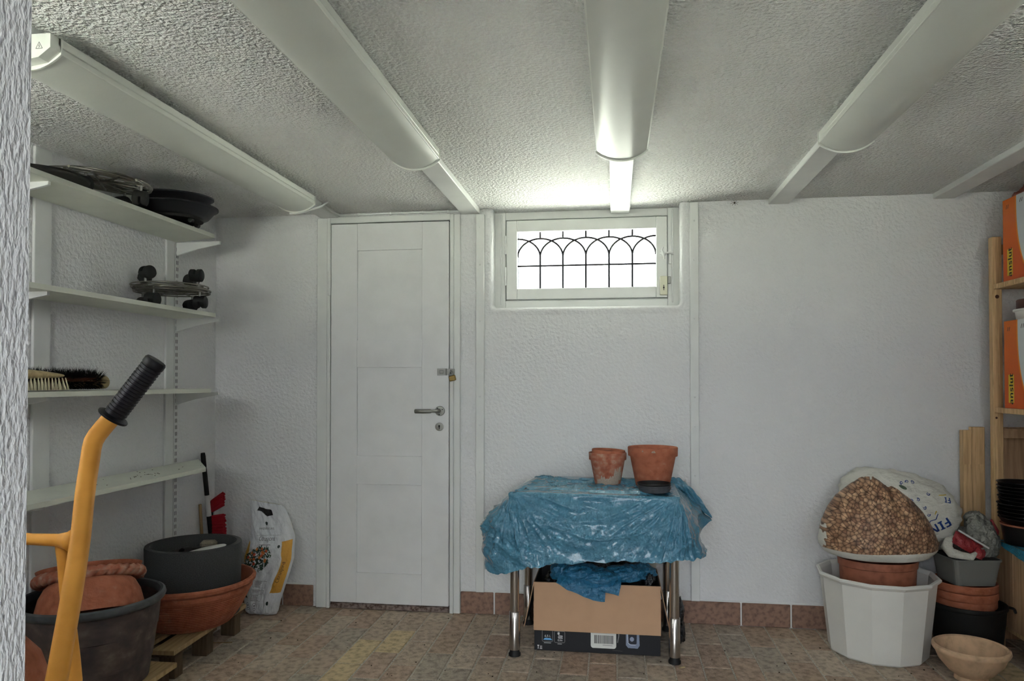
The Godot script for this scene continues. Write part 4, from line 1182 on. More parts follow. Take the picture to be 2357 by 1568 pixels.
func stain(c: Vector3, r0: float, slope: float, arcs: Array, m: Material, parent: Node, name_ := "lime_stain") -> void:
	# ragged crust on a pot's side: arcs = [from angle, to angle, from height, to height]
	for a in arcs:
		var nz := noise(1.0, 3, FastNoiseLite.TYPE_SIMPLEX_SMOOTH, int(a[0] * 10) + 5)
		var b := B.new()
		b.grid(func(u, v):
			var th: float = lerpf(a[0], a[1], u)
			var e := sin(PI * u)
			var y0: float = a[2]
			var y1: float = lerpf(a[2], a[3], pow(e, 0.4) * (0.72 + 0.5 * nz.get_noise_1d(u * 9.0)))
			var y := lerpf(y0, y1, v)
			var r := r0 + slope * y + 0.0012 * sin(PI * clampf(v, 0.02, 0.98))
			return c + V(sin(th) * r, y, cos(th) * r), 40, 4, 1)
		part(name_, b, m, parent)

func table_pots() -> void:
	var y := 0.7475
	var p1 := thing("terracotta_pot", "smaller lime-stained terracotta pot on the blue sheet, another nested inside", "pot", V(-0.031, y + 0.002, 0.345), 0.0, "terracotta pots on the table")
	part("body", B.new().lathe(pot(0.0885, 0.146), 48), M.limed_terracotta, p1)
	stain(Vector3.ZERO, 0.0595, 0.185, [[-0.9, 0.95, 0.002, 0.055], [0.35, 1.2, 0.02, 0.1]], M.lime_stain, p1)
	var p2 := thing("terracotta_pot", "terracotta pot nested inside the smaller pot on the table, only its rim showing", "pot", V(-0.033, y + 0.03, 0.345), 0.0, "terracotta pots on the table")
	p2.rotation = V(0, 0, -0.05)
	part("body", B.new().lathe(pot(0.078, 0.131), 48), M.terracotta, p2)
	part("soil", B.new().lathe([Vector2(0.066, 0.1), Vector2(0.067, 0.118), Vector2(0.03, 0.123), Vector2(0, 0.121)], 24), M.soil, p2)
	var p3 := thing("terracotta_pot", "larger terracotta pot on the blue sheet with chipped rim", "pot", V(0.176, y + 0.002, 0.385), 0.0, "terracotta pots on the table")
	part("body", B.new().lathe(pot(0.114, 0.178), 56), M.terracotta, p3)
	stain(Vector3.ZERO, 0.0775, 0.195, [[-0.95, -0.3, 0.002, 0.03], [0.15, 0.9, 0.002, 0.034]], M.lime_stain, p3)
	stain(V(0, 0, 0), 0.1135, 0.004, [[-0.1, 0.06, 0.16, 0.172], [-0.48, -0.42, 0.163, 0.172]], M.lime_stain, p3, "chip")
	for k in 3:
		solo("plant_saucer", B.new().lathe([Vector2(0, 0), Vector2(0.06, 0), Vector2(0.066, 0.003), Vector2(0.0705, 0.017), Vector2(0.0725, 0.018), Vector2(0.0725, 0.021), Vector2(0.069, 0.021), Vector2(0.062, 0.005), Vector2(0, 0.004)], 44), [M.saucer_grey, M.saucer_grey, M.black_plastic][k], ["dusty grey plastic saucer on the table, lowest of three", "dusty grey plastic saucer on the table, middle of three", "black plastic saucer on top of three before the large pot"][k], "saucer", V(0.174 - k * 0.001, 0.746 + k * 0.0095, 0.555), "plastic saucers on the table")

func box_under_table() -> void:
	var im := Image.create_empty(1024, 512, false, Image.FORMAT_RGB8)
	im.fill(Color(0.1, 0.1, 0.115))
	# image y: the visible strip is the lower third (y 330 to 512)
	var wht := Color(0.82, 0.82, 0.82)
	for q in [[66, 358], [166, 362]]:
		var rr := rrect(Vector2(q[0], q[1]), Vector2(86, 84), 8)
		rr.append(rr[0])
		stroke(im, rr, 3, grey(0.5))
	words(im, "4,5 L", Vector2(110, 402), 20, wht, 0.0, true)
	fill_poly(im, [Vector2(88, 416), Vector2(134, 416), Vector2(150, 430), Vector2(74, 430)], Color(0.42, 0.68, 0.88))
	stroke(im, [Vector2(80, 452), Vector2(138, 452)], 6, grey(0.6))
	# plug, flex and length
	fill_poly(im, rrect(Vector2(192, 372), Vector2(18, 15), 5), wht)
	stroke(im, [Vector2(197, 366), Vector2(197, 374)], 3, wht)
	stroke(im, [Vector2(206, 366), Vector2(206, 374)], 3, wht)
	stroke(im, [Vector2(201, 386), Vector2(202, 394), Vector2(232, 395), Vector2(232, 402), Vector2(198, 402), Vector2(198, 409), Vector2(232, 409), Vector2(232, 416), Vector2(198, 417)], 4, wht)
	words(im, "8,4m", Vector2(213, 430), 15, wht, 0.0, true)
	stroke(im, [Vector2(192, 456), Vector2(228, 456)], 5, grey(0.6))
	# fragile and this-way-up marks
	fill_poly(im, [Vector2(25, 470), Vector2(41, 470), Vector2(38, 482), Vector2(28, 482)], wht)
	stroke(im, [Vector2(33, 480), Vector2(33, 494)], 3, wht)
	stroke(im, [Vector2(26, 495), Vector2(40, 495)], 3, wht)
	for x in [51, 61]: stroke(im, [Vector2(x, 494), Vector2(x, 474)], 4, wht)
	stroke(im, [Vector2(46, 497), Vector2(66, 497)], 3, wht)
	# address label with bar code
	fill_poly(im, rrect(Vector2(464, 250), Vector2(206, 222), 20), Color(0.82, 0.82, 0.8))
	stroke(im, [Vector2(478, 346), Vector2(512, 347)], 5, grey(0.4))
	stroke(im, [Vector2(580, 350), Vector2(626, 351)], 4, grey(0.55))
	stroke(im, [Vector2(470, 362), Vector2(664, 366)], 2, grey(0.6))
	var r := RandomNumberGenerator.new()
	r.seed = 12
	var x := 496.0
	while x < 648.0:
		var w := r.randf_range(1.5, 5.5)
		stroke(im, [Vector2(x, 376), Vector2(x, 438)], w, grey(0.22))
		x += w + r.randf_range(1.5, 4.5)
	stroke(im, [Vector2(560, 448), Vector2(640, 450)], 4, grey(0.55))
	# the vacuum cleaner in the picture
	stroke(im, [Vector2(694, 300), Vector2(690, 380), Vector2(680, 426)], 9, grey(0.45))
	fill_poly(im, [Vector2(748, 300), Vector2(852, 300), Vector2(858, 440), Vector2(842, 462), Vector2(766, 460), Vector2(748, 440)], Color(0.5, 0.54, 0.62))
	fill_poly(im, [Vector2(764, 300), Vector2(836, 300), Vector2(834, 426), Vector2(820, 434), Vector2(778, 432), Vector2(768, 424)], Color(0.14, 0.15, 0.19))
	stroke(im, [Vector2(760, 330), Vector2(766, 424), Vector2(784, 436), Vector2(826, 436)], 5, Color(0.75, 0.78, 0.85))
	fill_poly(im, ell(Vector2(796, 395), 17, 17), Color(0.55, 0.58, 0.66))
	stroke(im, [Vector2(640, 484), Vector2(720, 486)], 4, grey(0.25))
	var o := thing("cardboard_box", "open cardboard box with a black printed side under the table", "box")
	var x0 := -0.364; var x1 := 0.203; var z0 := 0.17; var z1 := 0.48; var hh := 0.312
	var front := B.new()
	front.uvf = func(p: Vector3) -> Vector2: return Vector2((p.x - x0) / (x1 - x0), 1.0 - p.y / hh)
	front.span(V(x0, 0.002, z1 - 0.004), V(x1, hh, z1), 0.001)
	part("front_panel", front, pmat("box_print", im, 0.5), o)
	var sides := B.new()
	sides.span(V(x0, 0.002, z0), V(x0 + 0.004, hh, z1 - 0.004), 0.0)
	sides.span(V(x1 - 0.004, 0.002, z0), V(x1, hh, z1 - 0.004), 0.0)
	sides.span(V(x0, 0.002, z0), V(x1, hh, z0 + 0.004), 0.0)
	sides.span(V(x0, 0.001, z0), V(x1, 0.005, z1 - 0.004), 0.0)
	part("side_panels", sides, M.card_black, o)
	# flaps: the front one folded down, the side ones hanging, the back ones up
	var ff := B.new()
	ff.uvf = null
	ff.grid(func(u, v): return V(lerpf(x0 - 0.001, x1 + 0.001, u), lerpf(0.100, hh, v), z1 + lerpf(0.02, 0.006, v)), 4, 2, -1)
	ff.grid(func(u, v): return V(lerpf(x1 + 0.001, x0 - 0.001, u), lerpf(0.100, hh, v), z1 + lerpf(0.016, 0.002, v)), 4, 2, -1)
	ff.span(V(x0, hh - 0.002, z1 - 0.003), V(x1, hh + 0.001, z1 + 0.006), 0.001)
	ff.span(V(x0, 0.099, z1 + 0.016), V(x1, 0.101, z1 + 0.02), 0.0)
	part("front_flap", ff, M.cardboard, o)
	var lf := B.new()
	lf.t = Transform3D(Basis(V(0, 0, 1), -0.22), V(x0 + 0.001, hh, 0))
	lf.span(V(-0.004, -0.215, z0), V(0.0, 0, z1 - 0.002), 0.001)
	part("side_flap", lf, M.cardboard, o)
	var lb := B.new()
	lb.t = Transform3D(Basis(V(0, 0, 1), -0.22), V(x0 + 0.003, hh, 0))
	lb.span(V(-0.001, -0.215, z0), V(0.0, -0.004, z1 - 0.004), 0.0)
	part("flap_print", lb, M.card_black, o)
	var rf := B.new()
	rf.t = Transform3D(Basis(V(0, 0, 1), 0.2), V(x1 - 0.001, hh, 0))
	rf.span(V(0.0, -0.2, z0), V(0.004, 0, z1 - 0.002), 0.001)
	part("side_flap", rf, M.cardboard, o)
	var r2 := B.new()
	r2.t = Transform3D(Basis(V(0, 0, 1), 0.2), V(x1 - 0.003, hh, 0))
	r2.span(V(0.0, -0.2, z0), V(0.001, -0.004, z1 - 0.004), 0.0)
	part("flap_print", r2, M.card_black, o)
	var bf := B.new()
	bf.t = Transform3D(Basis(V(1, 0, 0), 0.12), V(0, hh, z0 + 0.002))
	bf.span(V(x0, 0, -0.004), V(x1, 0.2, 0.0), 0.001)
	part("back_flap", bf, M.card_grey, o)
	# blue sack hanging out of the box, black film behind it
	crumple("blue_sack", "crumpled blue plastic sack spilling over the front of the box", "sack", [[V(-0.24, 0.345, 0.40), V(0.055, 0.05, 0.06)], [V(-0.16, 0.35, 0.42), V(0.09, 0.04, 0.08)], [V(-0.06, 0.335, 0.44), V(0.09, 0.035, 0.07)], [V(0.05, 0.345, 0.40), V(0.09, 0.04, 0.06)], [V(0.13, 0.345, 0.36), V(0.06, 0.04, 0.06)]], M.blue_sack, [V(-0.262, 0.318, 0.497), V(-0.215, 0.292, 0.512), V(-0.15, 0.27, 0.516), V(-0.095, 0.25, 0.522), V(-0.043, 0.248, 0.522), V(-0.04, 0.29, 0.516), V(0.018, 0.272, 0.518), V(0.028, 0.315, 0.51), V(0.03, 0.345, 0.47), V(-0.12, 0.365, 0.45), V(-0.245, 0.36, 0.45)])
	crumple("black_sack", "crumpled black plastic film inside the cardboard box", "plastic film", [[V(-0.27, 0.29, 0.36), V(0.055, 0.045, 0.06)], [V(0.09, 0.34, 0.28), V(0.07, 0.06, 0.06)], [V(-0.06, 0.33, 0.27), V(0.12, 0.065, 0.055)], [V(0.155, 0.31, 0.37), V(0.03, 0.05, 0.06)], [V(-0.08, 0.2, 0.32), V(0.19, 0.11, 0.09)]], M.black_film, [])
	# dark bundle beside the box
	crumple("dark_bundle", "dark crumpled plastic bundle on the floor between box and right table leg", "plastic film", [[V(0.292, 0.06, 0.3), V(0.035, 0.055, 0.08)], [V(0.295, 0.14, 0.26), V(0.03, 0.07, 0.06)]], M.black_film, [])

func crumple(name_: String, label: String, category: String, blobs: Array, m: Material, lip: Array) -> Node3D:
	# crumpled film: lobes joined by a smooth minimum of distances, pushed in and out by creases; the lip is a flap of film
	var o := thing(name_, label, category)
	var cell := noise(14.0, 1, FastNoiseLite.TYPE_CELLULAR, 91)
	cell.cellular_return_type = FastNoiseLite.RETURN_DISTANCE
	var wob := noise(6.0, 2, FastNoiseLite.TYPE_SIMPLEX_SMOOTH, 92)
	for k in blobs.size():
		var c: Vector3 = blobs[k][0]; var r: Vector3 = blobs[k][1]
		var b := B.new()
		b.grid(func(u, v):
			var a: float = -TAU * u
			var e: float = PI * (v - 0.5)
			var d := V(cos(a) * cos(e), sin(e), sin(a) * cos(e))
			var s := V(fmod(u, 1.0), 0, 0)
			var q := d * 0.22 + c * 1.7
			var n := (cell.get_noise_3d(q.x, q.y, q.z) + 0.5) * 0.55 + wob.get_noise_3d(q.x, q.y, q.z) * 0.45
			return c + d * r * (1.0 + n * 0.5), 44, 26, 1)
		part("lobe", b, m, o)
	if lip.size():
		var b := B.new()
		var poly := PackedVector2Array(lip.map(func(p): return Vector2(p.x, p.y)))
		var lo := Vector2(1e9, 1e9); var hi := -lo
		for p in poly: lo = lo.min(p); hi = hi.max(p)
		var c := V(0, 0, 0)
		for p in lip: c += p
		c /= lip.size()
		for side in [0.0, 0.0012]:
			b.grid(func(u, v):
				var x: float = u * lip.size()
				var i := int(x) % lip.size()
				var e: Vector3 = lip[i].lerp(lip[(i + 1) % lip.size()], x - int(x))
				var p := c.lerp(e, 1.0 - v)
				p.z += (cell.get_noise_3d(p.x * 1.2, p.y * 1.2, 2.0) + 0.6) * 0.02 + wob.get_noise_2d(p.x * 2.0, p.y * 2.0) * 0.012 + 0.012 * v + side
				return p, lip.size() * 8, 14, 1)
		part("hanging_flap", b, m, o)
	return o

# ---------------------------------------------------------------- right floor
func right_floor() -> void:
	# twelve-sided white planter
	var pr := [Vector2(0, 0.002), Vector2(0.2, 0.002), Vector2(0.207, 0.01), Vector2(0.242, 0.335), Vector2(0.25, 0.34), Vector2(0.258, 0.349), Vector2(0.258, 0.357), Vector2(0.254, 0.361), Vector2(0.244, 0.36), Vector2(0.236, 0.345), Vector2(0.2, 0.016), Vector2(0, 0.014)]
	solo("planter", B.new().lathe(pr, 12, null, deg_to_rad(83), true), M.white_plastic, "big white many-sided plastic planter on the brick floor", "planter", V(1.185, 0, 0.27))
	# terracotta coloured pot inside
	var w := 0.172
	var inner := B.new()
	inner.t = Transform3D(Basis.from_scale(V(1, 1, 0.78)), Vector3.ZERO)
	inner.lathe([Vector2(0, 0), Vector2(w * 0.84, 0), Vector2(w * 0.86, 0.004), Vector2(w * 0.955, 0.365), Vector2(w * 0.985, 0.368), Vector2(w, 0.395), Vector2(w * 0.99, 0.4), Vector2(w * 0.95, 0.4), Vector2(w * 0.83, 0.02), Vector2(0, 0.018)], 56)
	solo("plastic_pot", inner, M.plastic_terracotta, "terracotta coloured oval pot standing inside the white planter", "pot", V(1.2, 0.0165, 0.24))
	leca_bag()
	# black bucket
	var bk := thing("black_bucket", "black plastic bucket between the white planter and the pine shelving", "bucket", V(1.578, 0.001, 0.25))
	part("body", B.new().lathe([Vector2(0, 0), Vector2(0.125, 0), Vector2(0.13, 0.006), Vector2(0.15, 0.215), Vector2(0.153, 0.217), Vector2(0.156, 0.222), Vector2(0.156, 0.234), Vector2(0.152, 0.237), Vector2(0.147, 0.235), Vector2(0.124, 0.012), Vector2(0, 0.01)], 56), M.black_plastic, bk)
	part("handle", B.new().tube([V(0.154, 0.215, 0.0), V(0.162, 0.222, 0.03), V(0.166, 0.226, 0.06), V(0.15, 0.222, 0.1)], 0.006, 10).box(V(0.157, 0.215, 0), V(0.014, 0.03, 0.04), 0.004), M.black_plastic, bk)
	# nested terracotta pots standing in the bucket
	for k in 3:
		var y := 0.0125 + k * 0.036
		var r := 0.131 - (0.004 if k == 0 else 0.0)
		solo("terracotta_pot", B.new().lathe([Vector2(0, 0), Vector2(0.098, 0), Vector2(0.1, 0.003), Vector2(0.115, 0.212), Vector2(r - 0.002, 0.214), Vector2(r, 0.217), Vector2(r, 0.244), Vector2(r - 0.003, 0.247), Vector2(0.123, 0.247), Vector2(0.121, 0.24), Vector2(0.116, 0.2155), Vector2(0.105, 0.035), Vector2(0, 0.034)], 56), M.terracotta, ["lowest of three nested terracotta pots in the black bucket", "middle of three nested terracotta pots in the black bucket", "top terracotta pot of three in the black bucket, under the grey tub"][k], "pot", V(1.566, y, 0.25), "nested terracotta pots in the bucket")
	# grey tub
	var ring_ := func(s: float, y: float) -> Array:
		return rrect(Vector2(-0.105 * s, -0.1 * s), Vector2(0.21 * s, 0.2 * s), 0.025 * s).map(func(p): return V(p.x, y, p.y))
	var tub := B.new()
	var lv := [ring_.call(0.0, 0.0), ring_.call(0.84, 0.0), ring_.call(0.99, 0.108), ring_.call(1.03, 0.109), ring_.call(1.03, 0.117), ring_.call(0.97, 0.117), ring_.call(0.82, 0.006), ring_.call(0.0, 0.006)]
	tub.grid(func(u, v):
		var l: Array = lv[int(round(v * 7))]
		return l[(20 - int(round(u * 20))) % 20], 20, 7, -1)
	var gt := thing("grey_tub", "square grey plastic tub stacked on the terracotta pots", "tub", V(1.58, 0.323, 0.235), 0.12)
	part("body", tub, M.grey_plastic, gt)
	part("liner", B.new().box(V(0, 0.114, 0), V(0.198, 0.012, 0.188), 0.004), M.black_plastic, gt)
	# crumpled foil bag in the tub
	var fo := crumple("foil_bag", "crumpled grey foil bag with red and white folds in the grey tub", "bag", [[V(1.645, 0.535, 0.215), V(0.062, 0.085, 0.05)], [V(1.665, 0.50, 0.24), V(0.05, 0.085, 0.05)], [V(1.60, 0.50, 0.2), V(0.06, 0.06, 0.05)], [V(1.63, 0.475, 0.22), V(0.075, 0.035, 0.06)], [V(1.632, 0.60, 0.2), V(0.04, 0.035, 0.03)]], M.foil, [])
	var rd := B.new()
	rd.t = Transform3D(Basis(V(0, 0, 1), -0.55) * Basis(V(1, 0, 0), -0.35), V(1.575, 0.495, 0.285))
	rd.grid(func(u, v): return V(-0.075 + 0.15 * u, -0.03 + 0.06 * v, 0.016 * sin(PI * u) * sin(PI * v) + 0.003 * sin(u * 23.0 + v * 9.0)), 24, 10, 1)
	rd.grid(func(u, v): return V(0.075 - 0.15 * u, -0.03 + 0.06 * v, -0.004 + 0.002 * sin(u * 17.0)), 12, 6, 2)
	part("red_fold", rd, M.red_film, fo)
	var st := B.new()
	st.t = Transform3D(Basis(V(0, 0, 1), -0.55) * Basis(V(1, 0, 0), -0.35), V(1.583, 0.515, 0.296))
	st.box(V(0, 0.012, 0), V(0.15, 0.008, 0.004), 0.002)
	part("white_stripe", st, M.paper_white, fo)
	var wf := B.new()
	wf.tube([V(1.53, 0.525, 0.26), V(1.495, 0.51, 0.27), V(1.478, 0.485, 0.285), V(1.492, 0.463, 0.3), V(1.53, 0.452, 0.315), V(1.565, 0.452, 0.325), V(1.585, 0.472, 0.325)], [0.012, 0.02, 0.024, 0.022, 0.02, 0.016, 0.007], 14)
	part("white_fold", wf, M.white_film, fo)
	part("red_fold", B.new().tube([V(1.59, 0.45, 0.315), V(1.60, 0.475, 0.318), V(1.6, 0.50, 0.3)], [0.022, 0.018, 0.006], 12).tube([V(1.71, 0.50, 0.22), V(1.718, 0.55, 0.215), V(1.70, 0.60, 0.21)], [0.01, 0.012, 0.005], 10), M.red_film, fo)
	# pale clay bowl on a foot
	solo("clay_bowl", B.new().lathe([Vector2(0, 0), Vector2(0.056, 0), Vector2(0.062, 0.004), Vector2(0.062, 0.012), Vector2(0.056, 0.02), Vector2(0.085, 0.04), Vector2(0.118, 0.08), Vector2(0.131, 0.112), Vector2(0.137, 0.118), Vector2(0.142, 0.128), Vector2(0.14, 0.139), Vector2(0.132, 0.143), Vector2(0.124, 0.138), Vector2(0.112, 0.09), Vector2(0.07, 0.045), Vector2(0, 0.03)], 56), M.pale_clay, "pale clay bowl on a small foot, on the floor before the bucket", "bowl", V(1.452, 0.001, 0.56))

func leca_bag() -> void:
	# printed clay pebbles, drawn cell by cell
	var W := 640; var Hh := 448
	var im := Image.create_empty(W, Hh, false, Image.FORMAT_RGB8)
	var cv := noise(0.056, 1, FastNoiseLite.TYPE_CELLULAR, 101)
	cv.cellular_return_type = FastNoiseLite.RETURN_CELL_VALUE
	var cd := noise(0.056, 1, FastNoiseLite.TYPE_CELLULAR, 101)
	cd.cellular_return_type = FastNoiseLite.RETURN_DISTANCE2_SUB
	var c1 := noise(0.056, 1, FastNoiseLite.TYPE_CELLULAR, 101)
	c1.cellular_return_type = FastNoiseLite.RETURN_DISTANCE
	var big := noise(0.008, 2, FastNoiseLite.TYPE_SIMPLEX_SMOOTH, 103)
	var x0 := 0.93; var x1 := 1.47; var y0 := 0.42; var y1 := 0.82
	for j in Hh:
		for i in W:
			var wx := lerpf(x0, x1, float(i) / W)
			var wy := lerpf(y1, y0, float(j) / Hh)
			var hem := 0.478 + 0.015 * absf((wx - 1.05) * 2.0) - 0.012
			var topline := 0.80 - 0.25 * maxf(0.0, 1.06 - wx) * 4.0 + big.get_noise_2d(i * 2.0, 7.0) * 0.02 - maxf(0.0, wx - 1.22) * 0.55
			var c := Color(0.85, 0.84, 0.8)
			var cell := cv.get_noise_2d(i, j) * 0.5 + 0.5
			var e := cd.get_noise_2d(i, j) + 1.0
			var ragged := (cell - 0.5) * 0.05
			if wy > hem and wy < topline + ragged and wx > 0.952 + ragged * 0.5 + maxf(0.0, wy - 0.6) * 0.28:
				var edge := smoothstep(-0.04, 0.16, e)
				var tone := Color(0.56, 0.41, 0.31).lerp(Color(0.82, 0.67, 0.53), cell)
				tone = tone.lerp(Color(0.5, 0.36, 0.3), clampf(big.get_noise_2d(i, j) * 0.9, 0, 0.6))
				var dome := 1.1 - 0.42 * clampf(c1.get_noise_2d(i, j) + 1.0, 0.0, 1.0)
				c = Color(0.25, 0.17, 0.12).lerp(tone * dome, edge)
			im.set_pixel(i, j, c)
	var m := pmat("pebble_print", im, 0.45)
	bump(m, M.crease, 0.35)
	var rows := [[0.0, 1.02, 1.37, 0.10], [0.02, 0.965, 1.42, 0.15], [0.10, 0.945, 1.45, 0.165], [0.19, 0.94, 1.455, 0.17], [0.42, 0.958, 1.425, 0.168], [0.6, 0.985, 1.385, 0.15], [0.75, 1.02, 1.335, 0.12], [0.87, 1.07, 1.28, 0.085], [0.96, 1.11, 1.22, 0.045], [1.0, 1.14, 1.18, 0.008]]
	var nz := noise(5.0, 3, FastNoiseLite.TYPE_SIMPLEX_SMOOTH, 105)
	var body := B.new()
	body.uvf = func(p: Vector3) -> Vector2: return Vector2((p.x - x0) / (x1 - x0), (y1 - p.y) / (y1 - y0))
	body.grid(func(u, v):
		var k := 0
		while k < rows.size() - 2 and rows[k + 1][0] < v: k += 1
		var t: float = (v - rows[k][0]) / (rows[k + 1][0] - rows[k][0])
		var l: float = lerpf(rows[k][1], rows[k + 1][1], t); var r: float = lerpf(rows[k][2], rows[k + 1][2], t); var hz: float = lerpf(rows[k][3], rows[k + 1][3], t)
		var a: float = -TAU * u
		var d := V(cos(a), 0, sin(a))
		var n := nz.get_noise_3d(d.x * 0.25, v * 0.5, d.z * 0.25) * 0.10
		# the deep crease running down from the top
		var cx: float = 1.215 + (1.0 - v) * 0.12
		var px: float = (l + r) * 0.5 + signf(d.x) * pow(absf(d.x), 0.8) * (r - l) * 0.5
		var crs: float = -0.035 * exp(-pow((px - cx) / 0.02, 2.0)) * smoothstep(0.45, 0.8, v) if d.z > 0.0 else 0.0
		var y: float = 0.424 + v * 0.366 - (0.012 * d.x * d.x if v < 0.2 else 0.0) * -1.0
		return V(px, y + n * 0.05, 0.245 + d.z * hz * (1.0 + n) + crs), 72, 48, 1)
	var o := thing("pebble_bag", "torn white bag with a clay pebble print, resting on the oval pot", "bag")
	part("printed_front", body, m, o)
	# the white folded-over end with the blue lettering
	var wim := Image.create_empty(768, 512, false, Image.FORMAT_RGB8)
	wim.fill(Color(0.84, 0.835, 0.79))
	var blue := Color(0.1, 0.22, 0.5)
	var u0 := 0.99; var u1 := 1.60; var v0 := 0.46; var v1 := 0.83
	var at := func(x: float, y: float) -> Vector2: return Vector2((x - u0) / (u1 - u0) * 768.0, (v1 - y) / (v1 - v0) * 512.0)
	words(wim, "FIN", at.call(1.455, 0.575), 58, blue, PI - 0.55, true)
	stroke(wim, [at.call(1.40, 0.572), at.call(1.41, 0.60), at.call(1.435, 0.607), at.call(1.445, 0.632)], 5, blue)
	stroke(wim, [at.call(1.43, 0.63), at.call(1.438, 0.645)], 6, Color(0.8, 0.66, 0.2))
	stroke(wim, [at.call(1.395, 0.575), at.call(1.40, 0.59)], 6, Color(0.8, 0.66, 0.2))
	words(wim, "FI", at.call(1.497, 0.69), 30, blue, PI + 0.2, true)
	stroke(wim, [at.call(1.46, 0.712), at.call(1.50, 0.712)], 5, Color(0.8, 0.66, 0.2))
	for q in [[1.33, 0.69], [1.36, 0.695], [1.385, 0.66], [1.40, 0.63], [1.345, 0.645], [1.36, 0.60], [1.41, 0.72], [1.30, 0.765], [1.325, 0.77], [1.35, 0.768], [1.25, 0.74], [1.27, 0.735]]:
		var c: Vector2 = at.call(q[0], q[1])
		var a0: float = q[0] * 40.0
		var arc := []
		for i in 7: arc.append(c + Vector2(9, 0).rotated(a0 + i * 0.6))
		stroke(wim, arc, 4, blue)
		stroke(wim, [c + Vector2(-4, -8).rotated(a0), c + Vector2(6, 6).rotated(a0)], 3, blue)
	fill_poly(wim, ell(at.call(1.30, 0.748), 22, 10, 14, 0.5), Color(0.33, 0.4, 0.33))
	var wm := pmat("white_bag_print", wim, 0.45)
	bump(wm, M.crease, 0.7)
	var lobe := B.new()
	lobe.uvf = func(p: Vector3) -> Vector2: return Vector2((p.x - u0) / (u1 - u0), (v1 - p.y) / (v1 - v0))
	lobe.t = Transform3D(Basis(V(0, 0, 1), -0.26), V(1.31, 0.645, 0.175))
	lobe.grid(func(u, v):
		var a: float = -TAU * u
		var e: float = PI * (v - 0.5)
		var d := V(cos(a) * cos(e), sin(e), sin(a) * cos(e))
		var n := nz.get_noise_3d(d.x * 0.4 + 3.0, d.y * 0.4, d.z * 0.4) * 0.13
		d = V(signf(d.x) * pow(absf(d.x), 0.8), signf(d.y) * pow(absf(d.y), 0.85), d.z)
		return d * V(0.272, 0.16, 0.125) * (1.0 + n), 64, 36, 1)
	part("folded_end", lobe, wm, o)

